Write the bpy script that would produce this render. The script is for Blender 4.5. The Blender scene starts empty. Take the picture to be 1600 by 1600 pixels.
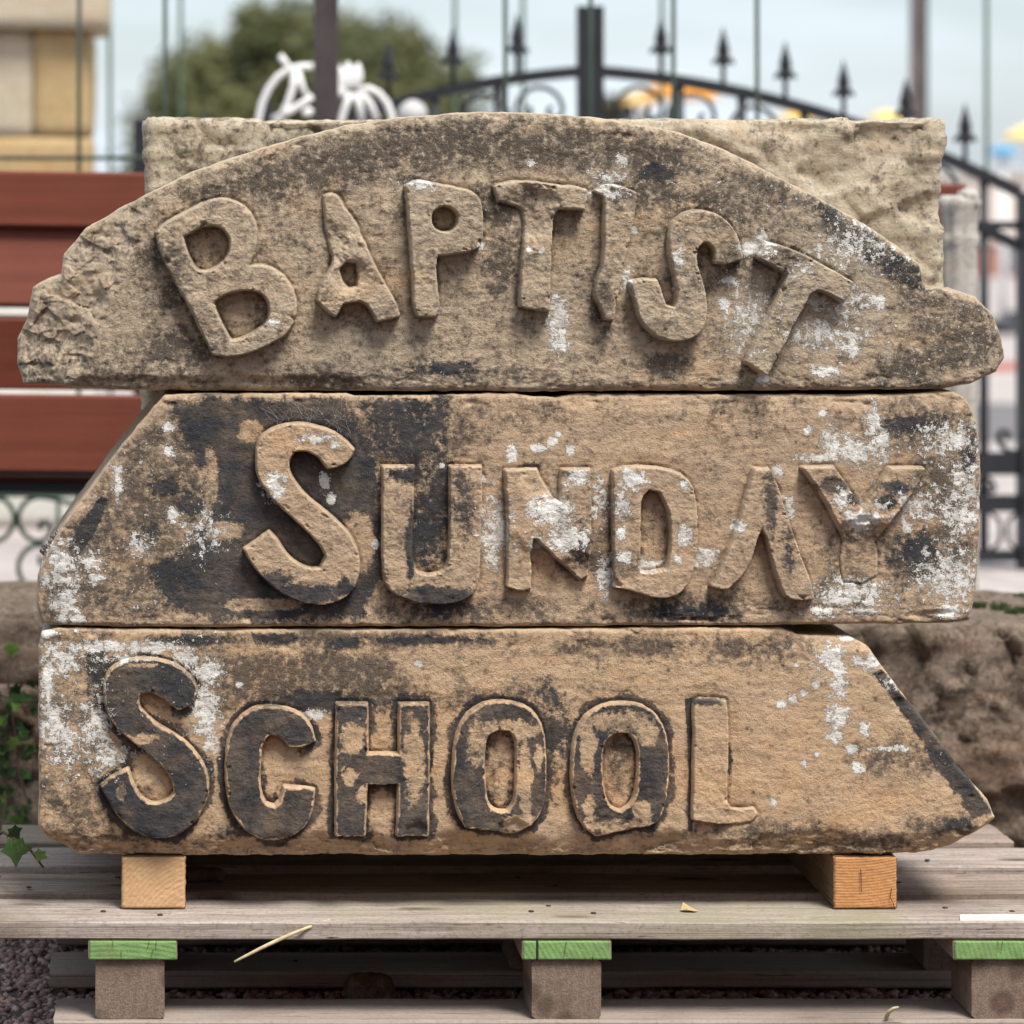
import bpy, math, random
import numpy as np
from mathutils import Vector, Matrix
rnd = random.Random(7)
R = math.radians
C = bpy.context.scene.collection
scene = bpy.context.scene

# ------------------------------------------------------------------ camera
CAMX, CAMY, CAMZ = -0.44, -4.0, 1.046
VX, VY, PX = 250.0, 310.5, 0.0008
def W(px, py, y):
    """point of the place seen at photo position (px,py), standing y metres behind the stone faces"""
    s = PX * (y - CAMY) / 4.0
    return Vector((CAMX + (px - VX) * s, y, CAMZ + (VY - py) * s))
def S(y): return PX * (y - CAMY) / 4.0
cam_d = bpy.data.cameras.new('camera'); cam = bpy.data.objects.new('camera', cam_d); C.objects.link(cam)
cam.location = (CAMX, CAMY, CAMZ); cam.rotation_euler = (R(90), 0, 0)
cam_d.sensor_width = 36; cam_d.lens = 36 * 4 / 1.28
cam_d.shift_x = (800 - VX) / 1600; cam_d.shift_y = -(800 - VY) / 1600
cam_d.clip_start = 0.1; cam_d.clip_end = 2000
cam_d.dof.use_dof = True; cam_d.dof.focus_distance = 4.0; cam_d.dof.aperture_fstop = 4.6
scene.camera = cam
# ------------------------------------------------------------------ sky, sun, exposure
SUN_EL, SUN_AZ = R(60), R(152)      # azimuth from +Y clockwise: the sun stands behind the camera, to the right
w = bpy.data.worlds.new('World'); scene.world = w; w.use_nodes = True
nt = w.node_tree; nt.nodes.clear()
o_ = nt.nodes.new('ShaderNodeOutputWorld'); bg = nt.nodes.new('ShaderNodeBackground'); bg.inputs[1].default_value = 0.1
sky = nt.nodes.new('ShaderNodeTexSky'); sky.sky_type = 'NISHITA'; sky.sun_disc = False
sky.sun_elevation = SUN_EL; sky.sun_rotation = SUN_AZ; sky.dust_density = 2.0; sky.ozone_density = 1.5
tc = nt.nodes.new('ShaderNodeTexCoord'); mp = nt.nodes.new('ShaderNodeMapping'); mp.inputs['Scale'].default_value = (2.0, 2.0, 9.0)
ns = nt.nodes.new('ShaderNodeTexNoise'); ns.inputs['Scale'].default_value = 2.6; ns.inputs['Detail'].default_value = 6
rp = nt.nodes.new('ShaderNodeMapRange'); rp.inputs[1].default_value = 0.32; rp.inputs[2].default_value = 0.68; rp.inputs[3].default_value = 0.3; rp.inputs[4].default_value = 1.0
mx = nt.nodes.new('ShaderNodeMix'); mx.data_type = 'RGBA'; mx.inputs[7].default_value = (5.9, 6.6, 7.2, 1)
nt.links.new(tc.outputs['Generated'], mp.inputs[0]); nt.links.new(mp.outputs[0], ns.inputs['Vector'])
nt.links.new(ns.outputs[0], rp.inputs[0]); nt.links.new(rp.outputs[0], mx.inputs[0]); nt.links.new(sky.outputs[0], mx.inputs[6])
nt.links.new(mx.outputs[2], bg.inputs[0]); nt.links.new(bg.outputs[0], o_.inputs[0])
sd = bpy.data.lights.new('sun', 'SUN'); sd.energy = 3.1; sd.angle = R(20); sd.color = (1, 0.95, 0.87)
sun = bpy.data.objects.new('sun', sd); C.objects.link(sun)
sv = Vector((math.sin(SUN_AZ) * math.cos(SUN_EL), math.cos(SUN_AZ) * math.cos(SUN_EL), math.sin(SUN_EL)))
sun.rotation_euler = (-sv).to_track_quat('-Z', 'Y').to_euler(); sun.location = (3, -3, 6)
scene.view_settings.view_transform = 'Standard'; scene.view_settings.look = 'None'
scene.view_settings.exposure = 0.74; scene.view_settings.gamma = 1.0
scene.cycles.use_denoising = True

# ------------------------------------------------------------------ numpy noise
_rs = np.random.RandomState(11)
_perm = np.concatenate([_rs.permutation(256)] * 3)
_grad = _rs.normal(size=(256, 3)); _grad /= np.linalg.norm(_grad, axis=1)[:, None]
def pn(x, y, z):
    xi, yi, zi = np.floor(x).astype(int), np.floor(y).astype(int), np.floor(z).astype(int)
    xf, yf, zf = x - xi, y - yi, z - zi
    u, v, t = xf**3*(xf*(xf*6-15)+10), yf**3*(yf*(yf*6-15)+10), zf**3*(zf*(zf*6-15)+10)
    X0, Y0, Z0 = xi & 255, yi & 255, zi & 255
    X1, Y1, Z1 = (X0+1) & 255, (Y0+1) & 255, (Z0+1) & 255
    def g(a, b, c, dx, dy, dz):
        k = _grad[_perm[_perm[_perm[a] + b] + c]]
        return k[..., 0]*dx + k[..., 1]*dy + k[..., 2]*dz
    l = lambda a, b, q: a + q*(b-a)
    return l(l(l(g(X0,Y0,Z0,xf,yf,zf), g(X1,Y0,Z0,xf-1,yf,zf), u), l(g(X0,Y1,Z0,xf,yf-1,zf), g(X1,Y1,Z0,xf-1,yf-1,zf), u), v),
             l(l(g(X0,Y0,Z1,xf,yf,zf-1), g(X1,Y0,Z1,xf-1,yf,zf-1), u), l(g(X0,Y1,Z1,xf,yf-1,zf-1), g(X1,Y1,Z1,xf-1,yf-1,zf-1), u), v), t)
def fbm(x, y, z=0.0, oct=4, gain=0.5):
    x = np.asarray(x, float); y = np.asarray(y, float); z = np.zeros_like(x) + z
    a, s, n = 1.0, np.zeros_like(x), 0.0
    for i in range(oct):
        s += a * pn(x + 17.3*i, y + 5.1*i, z + 3.7*i); n += a; a *= gain; x = x*2.03; y = y*2.03; z = z*2.03
    return s / n * 1.6
def ridge(x, y, z, oct=4):
    x = np.asarray(x, float); y = np.asarray(y, float); z = np.zeros_like(x) + z
    a, s = 1.0, np.zeros_like(x)
    for i in range(oct):
        s += a * (1 - 2.2*np.abs(pn(x + 9*i, y, z))); a *= 0.5; x = x*2.1; y = y*2.1; z = z*2.1
    return s / 1.9
def sstep(a, b, x):
    t = np.clip((x - a) / (b - a), 0, 1); return t*t*(3-2*t)

# ------------------------------------------------------------------ object helpers
def link(o, parent=None):
    C.objects.link(o)
    if parent is not None: o.parent = parent
    return o
def tag(o, label, cat, group=None, kind=None):
    if label: o['label'] = label
    if cat: o['category'] = cat
    if group: o['group'] = group
    if kind: o['kind'] = kind
    return o
def empty(name, loc, label, cat, group=None, rz=0):
    o = link(bpy.data.objects.new(name, None)); o.location = loc; o.rotation_euler = (0, 0, rz); o.empty_display_size = 0.05
    return tag(o, label, cat, group)
def mesh_obj(name, V, F, mat, parent=None, smooth=True, attrs=None):
    me = bpy.data.meshes.new(name)
    V = np.asarray(V, float)
    me.from_pydata(V.tolist(), [], F if isinstance(F, list) else F.tolist()); me.update()
    if smooth: me.polygons.foreach_set('use_smooth', [True]*len(me.polygons))
    if attrs:
        for k, a in attrs.items():
            at = me.attributes.new(k, 'FLOAT', 'POINT'); at.data.foreach_set('value', np.ascontiguousarray(a, dtype=np.float32))
    if mat: me.materials.append(mat)
    o = link(bpy.data.objects.new(name, me), None)
    if parent is not None:
        o.parent = parent
        o.matrix_parent_inverse = Matrix.Translation(-parent.location)
    return o
class MB:
    def __init__(s): s.V = []; s.F = []
    def add(s, V, F):
        n = len(s.V); s.V += [tuple(v) for v in V]; s.F += [tuple(i + n for i in f) for f in F]; return s
    def box(s, a, b):
        x0, y0, z0 = a; x1, y1, z1 = b
        return s.add([(x0,y0,z0),(x1,y0,z0),(x1,y1,z0),(x0,y1,z0),(x0,y0,z1),(x1,y0,z1),(x1,y1,z1),(x0,y1,z1)],
                     [(0,3,2,1),(4,5,6,7),(0,1,5,4),(1,2,6,5),(2,3,7,6),(3,0,4,7)])
    def tube(s, pts, r, n=8, cap=True, flat=1.0):
        pts = [Vector(p) for p in pts]; rr = r if isinstance(r, (list, tuple)) else [r]*len(pts)
        V, F = [], []; up = None
        for i, p in enumerate(pts):
            d = (pts[min(i+1, len(pts)-1)] - pts[max(i-1, 0)]).normalized()
            if up is None: up = d.orthogonal().normalized() if abs(d.y) > 0.9 else Vector((0,1,0)).cross(d).normalized()
            up = (up - d*up.dot(d)).normalized(); q = d.cross(up)
            for k in range(n):
                a = 2*math.pi*k/n + math.pi/n
                V.append(p + up*(rr[i]*math.cos(a)) + q*(rr[i]*flat*math.sin(a)))
        for i in range(len(pts)-1):
            for k in range(n):
                F.append((i*n+k, i*n+(k+1) % n, (i+1)*n+(k+1) % n, (i+1)*n+k))
        if cap: F.append(tuple(range(n-1, -1, -1))); F.append(tuple((len(pts)-1)*n+k for k in range(n)))
        return s.add(V, F)
    def lathe(s, prof, c=(0,0,0), n=16, sy=1.0):
        V, F = [], []
        for r, z in prof:
            for k in range(n):
                a = 2*math.pi*k/n; V.append((c[0]+r*math.cos(a), c[1]+sy*r*math.sin(a), c[2]+z))
        for i in range(len(prof)-1):
            for k in range(n): F.append((i*n+k, i*n+(k+1) % n, (i+1)*n+(k+1) % n, (i+1)*n+k))
        F.append(tuple(range(n-1, -1, -1))); F.append(tuple((len(prof)-1)*n+k for k in range(n)))
        return s.add(V, F)
    def build(s, name, mat, parent=None, smooth=True): return mesh_obj(name, s.V, s.F, mat, parent, smooth)

# ------------------------------------------------------------------ materials
def newmat(name):
    m = bpy.data.materials.new(name); m.use_nodes = True; n = m.node_tree; n.nodes.clear()
    out = n.nodes.new('ShaderNodeOutputMaterial'); b = n.nodes.new('ShaderNodeBsdfPrincipled'); n.links.new(b.outputs[0], out.inputs[0])
    b.inputs['Roughness'].default_value = 0.9
    if 'Specular IOR Level' in b.inputs: b.inputs['Specular IOR Level'].default_value = 0.25
    return m, n, b
class NT:
    def __init__(s, n): s.n = n; s.co = n.nodes.new('ShaderNodeTexCoord').outputs['Object']
    def mapped(s, scale, rot=(0,0,0), loc=(0,0,0)):
        m = s.n.nodes.new('ShaderNodeMapping'); m.inputs['Scale'].default_value = scale; m.inputs['Rotation'].default_value = rot; m.inputs['Location'].default_value = loc
        s.n.links.new(s.co, m.inputs[0]); return m.outputs[0]
    def noise(s, scale, detail=4, rough=0.55, vec=None, dist=0.0):
        t = s.n.nodes.new('ShaderNodeTexNoise'); t.inputs['Scale'].default_value = scale; t.inputs['Detail'].default_value = detail
        t.inputs['Roughness'].default_value = rough; t.inputs['Distortion'].default_value = dist
        s.n.links.new(vec if vec is not None else s.co, t.inputs['Vector']); return t.outputs[0]
    def vor(s, scale, vec=None):
        t = s.n.nodes.new('ShaderNodeTexVoronoi'); t.inputs['Scale'].default_value = scale
        s.n.links.new(vec if vec is not None else s.co, t.inputs['Vector']); return t.outputs[0]
    def wave(s, scale, dist, typ='RINGS', axis='Y', vec=None, detail=2, dscale=1.0):
        t = s.n.nodes.new('ShaderNodeTexWave'); t.wave_type = typ
        if typ == 'RINGS': t.rings_direction = axis
        else: t.bands_direction = axis
        t.inputs['Scale'].default_value = scale; t.inputs['Distortion'].default_value = dist; t.inputs['Detail'].default_value = detail; t.inputs['Detail Scale'].default_value = dscale
        s.n.links.new(vec if vec is not None else s.co, t.inputs['Vector']); return t.outputs['Fac']
    def attr(s, name):
        a = s.n.nodes.new('ShaderNodeAttribute'); a.attribute_name = name; return a.outputs['Fac']
    def rng(s, v, a, b, c=0.0, d=1.0):
        m = s.n.nodes.new('ShaderNodeMapRange'); m.inputs[1].default_value = a; m.inputs[2].default_value = b; m.inputs[3].default_value = c; m.inputs[4].default_value = d
        s.n.links.new(v, m.inputs[0]); return m.outputs[0]
    def m(s, op, a, b):
        k = s.n.nodes.new('ShaderNodeMath'); k.operation = op
        for i, v in enumerate((a, b)):
            if isinstance(v, (int, float)): k.inputs[i].default_value = v
            else: s.n.links.new(v, k.inputs[i])
        return k.outputs[0]
    def mix(s, f, a, b, mode='MIX'):
        k = s.n.nodes.new('ShaderNodeMix'); k.data_type = 'RGBA'; k.blend_type = mode
        for i, v in ((0, f), (6, a), (7, b)):
            if isinstance(v, (int, float)): k.inputs[i].default_value = v
            elif isinstance(v, tuple): k.inputs[i].default_value = (*v, 1)
            else: s.n.links.new(v, k.inputs[i])
        return k.outputs[2]
    def bump(s, b, hs):
        prev = None
        for h, st, dist in hs:
            k = s.n.nodes.new('ShaderNodeBump'); k.inputs['Strength'].default_value = st; k.inputs['Distance'].default_value = dist
            s.n.links.new(h, k.inputs['Height'])
            if prev is not None: s.n.links.new(prev, k.inputs['Normal'])
            prev = k.outputs[0]
        s.n.links.new(prev, b.inputs['Normal'])
def stone_mat(name, a, b_, c, dirtc=(0.072, 0.060, 0.052), mott=0.45, moss=None, off=(0,0,0)):
    m, n, b = newmat(name); t = NT(n); co = t.mapped((1,1,1), loc=off); t.co = co
    n1 = t.noise(5, 5, 0.6); n2 = t.noise(38, 7, 0.72, dist=0.3); n3 = t.noise(520, 3, 0.7); n4 = t.noise(115, 6, 0.72)
    bed = t.noise(1, 6, 0.6, vec=t.mapped((10, 10, 90)))
    col = t.mix(t.rng(n1, 0.36, 0.64), a, b_)
    col = t.mix(t.rng(n2, 0.42, 0.66), col, c)
    col = t.mix(t.m('MULTIPLY', t.rng(bed, 0.45, 0.75), 0.35), col, dirtc)
    vein = t.noise(1, 6, 0.62, vec=t.mapped((3.2, 3.2, 9.0), rot=(0, R(7), 0)), dist=0.8); col = t.mix(t.m('MULTIPLY', t.rng(vein, 0.54, 0.66), 0.4), col, tuple(min(1, q*k) for q, k in zip(b_, (1.12, 0.93, 0.72)))); col = t.mix(t.m('MULTIPLY', t.rng(vein, 0.44, 0.34), 0.35), col, tuple(q*k for q, k in zip(a, (0.78, 0.82, 0.88))))
    # weathering crust: breaks up with the grain
    dn = t.m('ADD', t.attr('dirt'), t.m('MULTIPLY', t.m('SUBTRACT', n2, 0.5), 1.5))
    dn = t.m('ADD', dn, t.m('MULTIPLY', t.m('SUBTRACT', n4, 0.5), 1.5))
    col = t.mix(t.m('MULTIPLY', t.rng(dn, 0.34, 0.8), 0.86), col, dirtc)
    speck = t.rng(n4, 0.54, 0.66); col = t.mix(t.m('MULTIPLY', speck, mott), col, dirtc)
    col = t.mix(t.m('MULTIPLY', t.rng(n4, 0.47, 0.36), mott*0.9), col, t.mix(0.5, a, (0.68, 0.58, 0.43)))
    pit = t.m('MULTIPLY', t.rng(t.vor(85), 0.27, 0.12), t.rng(n2, 0.45, 0.6)); col = t.mix(t.m('MULTIPLY', pit, 0.7), col, (0.035, 0.03, 0.025))
    wr = t.rng(t.m('ADD', t.attr('worn'), t.m('MULTIPLY', t.m('SUBTRACT', n4, 0.5), 1.2)), 0.35, 0.75); col = t.mix(t.m('MULTIPLY', wr, 0.75), col, t.mix(0.55, b_, (0.70, 0.60, 0.44)))
    col = t.mix(t.m('MULTIPLY', t.rng(n3, 0.57, 0.74), 0.42), col, (0.03, 0.026, 0.022))
    col = t.mix(t.m('MULTIPLY', t.rng(n3, 0.44, 0.28), 0.35), col, (0.62, 0.52, 0.36))
    # black crust and paint
    fn = t.m('ADD', t.m('MULTIPLY', t.m('SUBTRACT', n4, 0.5), 0.75), t.m('MULTIPLY', t.m('SUBTRACT', n3, 0.5), 0.3))
    so = t.rng(t.m('ADD', t.attr('soot'), fn), 0.42, 0.58)
    sc = t.mix(t.rng(n2, 0.35, 0.65), (0.026, 0.029, 0.036), (0.052, 0.055, 0.061))
    sc = t.mix(t.m('MULTIPLY', t.rng(n4, 0.62, 0.74), 0.3), sc, (0.13, 0.12, 0.10))
    col = t.mix(t.m('MULTIPLY', so, t.rng(t.noise(22, 6, 0.7), 0.35, 0.6, 0.74, 0.97)), col, sc)
    # lichen
    ln = t.m('ADD', t.attr('lichen'), t.m('ADD', t.m('MULTIPLY', t.m('SUBTRACT', n4, 0.5), 1.7), t.m('MULTIPLY', t.m('SUBTRACT', n3, 0.5), 1.2)))
    li = t.rng(ln, 0.52, 0.58)
    lc = t.mix(t.rng(n2, 0.42, 0.66), (0.88, 0.87, 0.83), (0.60, 0.57, 0.52))
    lc = t.mix(t.m('MULTIPLY', t.rng(n3, 0.54, 0.7), 0.5), lc, (0.36, 0.34, 0.30))
    col = t.mix(t.m('MULTIPLY', li, 0.93), col, lc)
    if moss:
        g = t.rng(t.noise(7, 6, 0.65), 0.55, 0.68); col = t.mix(t.m('MULTIPLY', g, 0.8), col, moss)
    n.links.new(col, b.inputs['Base Color']); b.inputs['Roughness'].default_value = 0.95; b.inputs['Specular IOR Level'].default_value = 0.12
    t.bump(b, [(n2, 0.55, 0.007), (n4, 0.9, 0.0032), (n3, 0.9, 0.0014), (pit, -0.6, 0.003), (li, 0.6, 0.0016), (so, 0.15, 0.0008)])
    return m
M = {}
M['sand_top'] = stone_mat('weathered_sandstone', (0.48, 0.385, 0.285), (0.52, 0.40, 0.28), (0.38, 0.30, 0.215), mott=0.6, off=(0.3, 0, 0.2))
M['sand_mid'] = stone_mat('tan_sandstone', (0.51, 0.37, 0.25), (0.56, 0.395, 0.26), (0.40, 0.29, 0.20), mott=0.45, off=(2, 0, 1))
M['sand_low'] = stone_mat('ochre_sandstone', (0.57, 0.40, 0.255), (0.61, 0.425, 0.265), (0.48, 0.335, 0.22), mott=0.35, off=(5, 0, 3))
M['sand_rear'] = stone_mat('rock_faced_sandstone', (0.54, 0.465, 0.35), (0.60, 0.52, 0.40), (0.44, 0.36, 0.265), mott=0.55, off=(8, 1, 0))
M['wall_stone'] = stone_mat('brown_rubble', (0.19, 0.142, 0.113), (0.235, 0.18, 0.145), (0.135, 0.10, 0.078), dirtc=(0.03, 0.024, 0.02), moss=(0.05, 0.06, 0.02), off=(1, 4, 0))
M['pale_stone'] = stone_mat('pale_limestone', (0.55, 0.52, 0.48), (0.62, 0.59, 0.55), (0.42, 0.39, 0.34), dirtc=(0.2, 0.17, 0.13), mott=0.3)
M['pillar_grey'] = stone_mat('grey_ashlar', (0.58, 0.49, 0.37), (0.48, 0.41, 0.29), (0.60, 0.53, 0.43), dirtc=(0.30, 0.25, 0.15), mott=0.2)
M['plinth'] = stone_mat('limewashed_plinth', (0.66, 0.65, 0.61), (0.6, 0.6, 0.54), (0.72, 0.70, 0.67), dirtc=(0.4, 0.42, 0.34), mott=0.2)
M['pillar_gold'] = stone_mat('yellow_ashlar', (0.55, 0.40, 0.21), (0.50, 0.35, 0.18), (0.45, 0.33, 0.17), dirtc=(0.3, 0.21, 0.1), mott=0.15)

def wood_mat(name, a, b_, dark, sc=(2, 60, 60), knot=0.0, green=None, rough=0.85, off=(0,0,0), spec=0.2, contrast=1.0):
    m, n, b = newmat(name); t = NT(n)
    g = t.mapped(sc, loc=off)
    n1 = t.noise(1, 5, 0.65, vec=g, dist=0.4); n2 = t.noise(1, 4, 0.6, vec=t.mapped((sc[0]*0.6, sc[1]*5, sc[2]*5), loc=off)); n3 = t.noise(4, 4, 0.6)
    col = t.mix(t.rng(n1, 0.35, 0.65), a, b_)
    col = t.mix(t.m('MULTIPLY', t.rng(n2, 0.52, 0.68), 0.6*contrast), col, dark)
    col = t.mix(t.m('MULTIPLY', t.rng(n3, 0.5, 0.7), 0.45*contrast), col, dark)
    n5 = t.noise(170, 5, 0.7); col = t.mix(t.m('MULTIPLY', t.rng(n5, 0.5, 0.68), 0.38*contrast), col, dark)
    chk = t.noise(1, 3, 0.55, vec=t.mapped((sc[0]*5 if sc[0] < 20 else sc[0]*4.5, sc[1]*4.5 if sc[1] > 20 else sc[1]*5, sc[2]*4.5), loc=off)); col = t.mix(t.m('MULTIPLY', t.rng(chk, 0.66, 0.70), 0.75*contrast), col, (0.05, 0.035, 0.027))
    crack = t.rng(n1, 0.655, 0.68); col = t.mix(t.m('MULTIPLY', crack, 0.8*contrast), col, (0.02, 0.015, 0.012))
    if knot:
        kv = t.vor(1, vec=t.mapped((knot, knot*3.2, knot*3.2), loc=off)); col = t.mix(t.m('MULTIPLY', t.rng(kv, 0.16, 0.10), 0.8), col, dark); col = t.mix(t.m('MULTIPLY', t.rng(kv, 0.08, 0.05), 0.7), col, (0.07, 0.04, 0.025))
    if green:
        gm = t.rng(t.noise(3, 4, 0.6, vec=t.mapped((1,1,1), loc=(4,0,0))), 0.52, 0.66); col = t.mix(t.m('MULTIPLY', gm, 0.5), col, green)
    n.links.new(col, b.inputs['Base Color']); b.inputs['Roughness'].default_value = rough; b.inputs['Specular IOR Level'].default_value = spec
    t.bump(b, [(n1, 0.3*contrast, 0.0015), (n2, 0.6*contrast, 0.0010), (n5, 0.5*contrast, 0.0012)])
    return m
M['deck'] = wood_mat('weathered_deck_wood', (0.30, 0.245, 0.205), (0.47, 0.41, 0.37), (0.12, 0.085, 0.065), green=(0.28, 0.27, 0.17), sc=(5, 95, 95), contrast=1.3, knot=4.5)
M['deck_brown'] = wood_mat('brown_deck_wood', (0.24, 0.18, 0.14), (0.38, 0.31, 0.265), (0.10, 0.07, 0.05), green=(0.24, 0.22, 0.14), sc=(4, 80, 80), contrast=1.3, knot=4.0, off=(3, 1, 0))
M['deck_y'] = wood_mat('weathered_stringer_wood', (0.26, 0.19, 0.15), (0.33, 0.25, 0.2), (0.12, 0.085, 0.065), sc=(60, 2, 60))
M['low_board'] = wood_mat('old_bottom_board', (0.30, 0.25, 0.215), (0.36, 0.30, 0.26), (0.14, 0.11, 0.09))
M['timber_side'] = wood_mat('rough_sawn_side', (0.20, 0.13, 0.08), (0.26, 0.17, 0.10), (0.09, 0.06, 0.04), sc=(60, 2, 60))
M['bench'] = wood_mat('stained_hardwood', (0.135, 0.036, 0.022), (0.18, 0.052, 0.031), (0.08, 0.021, 0.014), sc=(1.5, 40, 40), rough=0.55, spec=0.22, contrast=0.5)
def end_mat(name, a, b_, dark, centre, spacing, dist=1.5, crack=None, fibre=True, knots=None):
    m, n, b = newmat(name); t = NT(n)
    wv = t.wave(2*math.pi/(20*spacing), dist, 'RINGS', 'Y', vec=t.mapped((1,1,1), loc=(-centre[0], 0, -centre[1])), dscale=14)
    n1 = t.noise(30, 5, 0.6); n2 = t.noise(420, 3, 0.7); saw = t.noise(1, 3, 0.6, vec=t.mapped((420, 60, 60), rot=(0, R(35), 0)))
    col = t.mix(t.rng(wv, 0.2, 0.9), a, b_)
    col = t.mix(t.m('MULTIPLY', t.rng(n1, 0.5, 0.7), 0.5), col, dark)
    col = t.mix(t.m('MULTIPLY', t.rng(n2, 0.55, 0.7), 0.4), col, dark)
    if fibre: col = t.mix(t.m('MULTIPLY', t.rng(saw, 0.55, 0.7), 0.3), col, b_)
    if knots:
        vd = t.vor(knots, vec=t.mapped((1, 0.1, 1))); col = t.mix(t.m('MULTIPLY', t.rng(vd, 0.34, 0.22), 0.7), col, dark)
        col = t.mix(t.m('MULTIPLY', t.rng(vd, 0.16, 0.08), 0.6), col, (0.22, 0.12, 0.08))
    if crack:
        ck = t.noise(1, 2, 0.5, vec=t.mapped((crack, 4, 3), rot=(0, R(6), 0))); col = t.mix(t.m('MULTIPLY', t.rng(ck, 0.735, 0.75), 0.95), col, (0.012, 0.012, 0.008))
    n.links.new(col, b.inputs['Base Color']); b.inputs['Roughness'].default_value = 0.9
    t.bump(b, [(wv, 0.25, 0.001), (n2, 0.6, 0.0012), (saw, 0.4, 0.001)])
    return m
M['plain'] = {}
def plain(name, col, rough=0.6, metal=0.0, var=0.25, nsc=12, spec=0.4):
    m, n, b = newmat(name); t = NT(n); n1 = t.noise(nsc, 5, 0.6)
    d = tuple(c*(1-var) for c in col); l = tuple(min(1, c*(1+var*0.6)) for c in col)
    n.links.new(t.mix(t.rng(n1, 0.35, 0.65), d, l), b.inputs['Base Color']); b.inputs['Roughness'].default_value = rough; b.inputs['Metallic'].default_value = metal
    b.inputs['Specular IOR Level'].default_value = spec
    t.bump(b, [(n1, 0.15, 0.002)])
    return m
M['iron'] = plain('black_painted_iron', (0.017, 0.019, 0.024), 0.5)
M['green_iron'] = plain('dark_green_iron', (0.012, 0.035, 0.02), 0.5)
M['rod'] = plain('dark_green_wire', (0.022, 0.04, 0.028), 0.55)
M['rod_pale'] = plain('faded_green_wire', (0.045, 0.085, 0.055), 0.6)
M['post'] = plain('brown_steel', (0.058, 0.045, 0.045), 0.6)
M['white_paint'] = plain('white_painted_iron', (0.8, 0.79, 0.78), 0.5, var=0.08)
M['nail'] = plain('rusty_nail', (0.05, 0.03, 0.02), 0.7)

# ------------------------------------------------------------------ builders: planks and rough blocks
def plank(name, a, b, mat, parent=None, axis=0, seg=0.03, rad=0.0015, wob=0.0012, seed=0.0, bow=0.0, endrough=0.0, cap=True):
    """a sawn board between corners a and b with eased, slightly worn edges; axis = the way the grain runs"""
    a = np.array(a, float); b = np.array(b, float)
    L = b[axis]-a[axis]; o1, o2 = [(1, 2), (2, 0), (0, 1)][axis]
    n = max(2, int(L/seg)); w1, w2 = b[o1]-a[o1], b[o2]-a[o2]
    ring = []
    m1 = max(2, int(w1/0.012)); m2 = max(2, int(w2/0.012))
    for i in range(m1+1): ring.append((rad+(w1-2*rad)*i/m1, 0))
    for i in range(m2+1): ring.append((w1, rad+(w2-2*rad)*i/m2))
    for i in range(m1+1): ring.append((w1-rad-(w1-2*rad)*i/m1, w2))
    for i in range(m2+1): ring.append((0, w2-rad-(w2-2*rad)*i/m2))
    ring = np.array(ring); k = len(ring)
    ts = np.linspace(0, L, n+1)
    V = np.zeros(((n+1)*k, 3)); idx = 0
    for t in ts:
        P = np.zeros((k, 3)); P[:, axis] = a[axis]+t; P[:, o1] = a[o1]+ring[:, 0]; P[:, o2] = a[o2]+ring[:, 1]
        V[idx:idx+k] = P; idx += k
    d1 = fbm(V[:, 0]*14+seed, V[:, 1]*40+seed*2, V[:, 2]*40, 3); d2 = fbm(V[:, 0]*14+seed+31, V[:, 1]*40, V[:, 2]*40+seed, 3)
    lo = fbm(V[:, axis]*2.2+seed*3.1, V[:, axis]*0, 0.3, 2)
    V[:, o1] += d1*wob; V[:, o2] += d2*wob + lo*bow
    if endrough: 
        e = V[:, axis] > b[axis]-1e-6; V[e, axis] += fbm(V[e, o1]*90, V[e, o2]*90, seed, 3)*endrough
        e = V[:, axis] < a[axis]+1e-6; V[e, axis] += fbm(V[e, o1]*90, V[e, o2]*90, seed+4, 3)*endrough
    F = []
    for i in range(n):
        for j in range(k):
            F.append((i*k+j, i*k+(j+1) % k, (i+1)*k+(j+1) % k, (i+1)*k+j))
    if cap: F.append(tuple(range(k-1, -1, -1))); F.append(tuple(n*k+j for j in range(k)))
    o = mesh_obj(name, V, F, mat, parent, smooth=True)
    o.data.polygons.foreach_set('use_smooth', [len(f) == 4 for f in F])
    o.data.set_sharp_from_angle(angle=R(38))
    return o
def facets(x, y, cell, amp, seed, warp=0.25):
    '''flaked surface: flat tilted chips of one cell size'''
    rs = np.random.RandomState(int(seed*100) % 9999)
    x = x+warp*cell*fbm(x/cell*0.7, y/cell*0.7, seed, 3); y = y+warp*cell*fbm(x/cell*0.7+9, y/cell*0.7, seed+5, 3)
    n = int(max(4, (x.max()-x.min())*(y.max()-y.min())/cell**2)); sx = rs.uniform(x.min(), x.max(), n); sy = rs.uniform(y.min(), y.max(), n)
    hh = rs.uniform(-1, 1, n); tx, ty = rs.normal(0, 0.8, n)/cell, rs.normal(0, 0.8, n)/cell
    best = np.full(x.shape, 1e18); out = np.zeros(x.shape)
    for i in range(n):
        dx, dy = x-sx[i], y-sy[i]; d = dx*dx+dy*dy; k = d < best; best[k] = d[k]; out[k] = (hh[i]+tx[i]*dx+ty[i]*dy)[k]
    return np.clip(out, -1.6, 1.6)*amp
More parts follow.
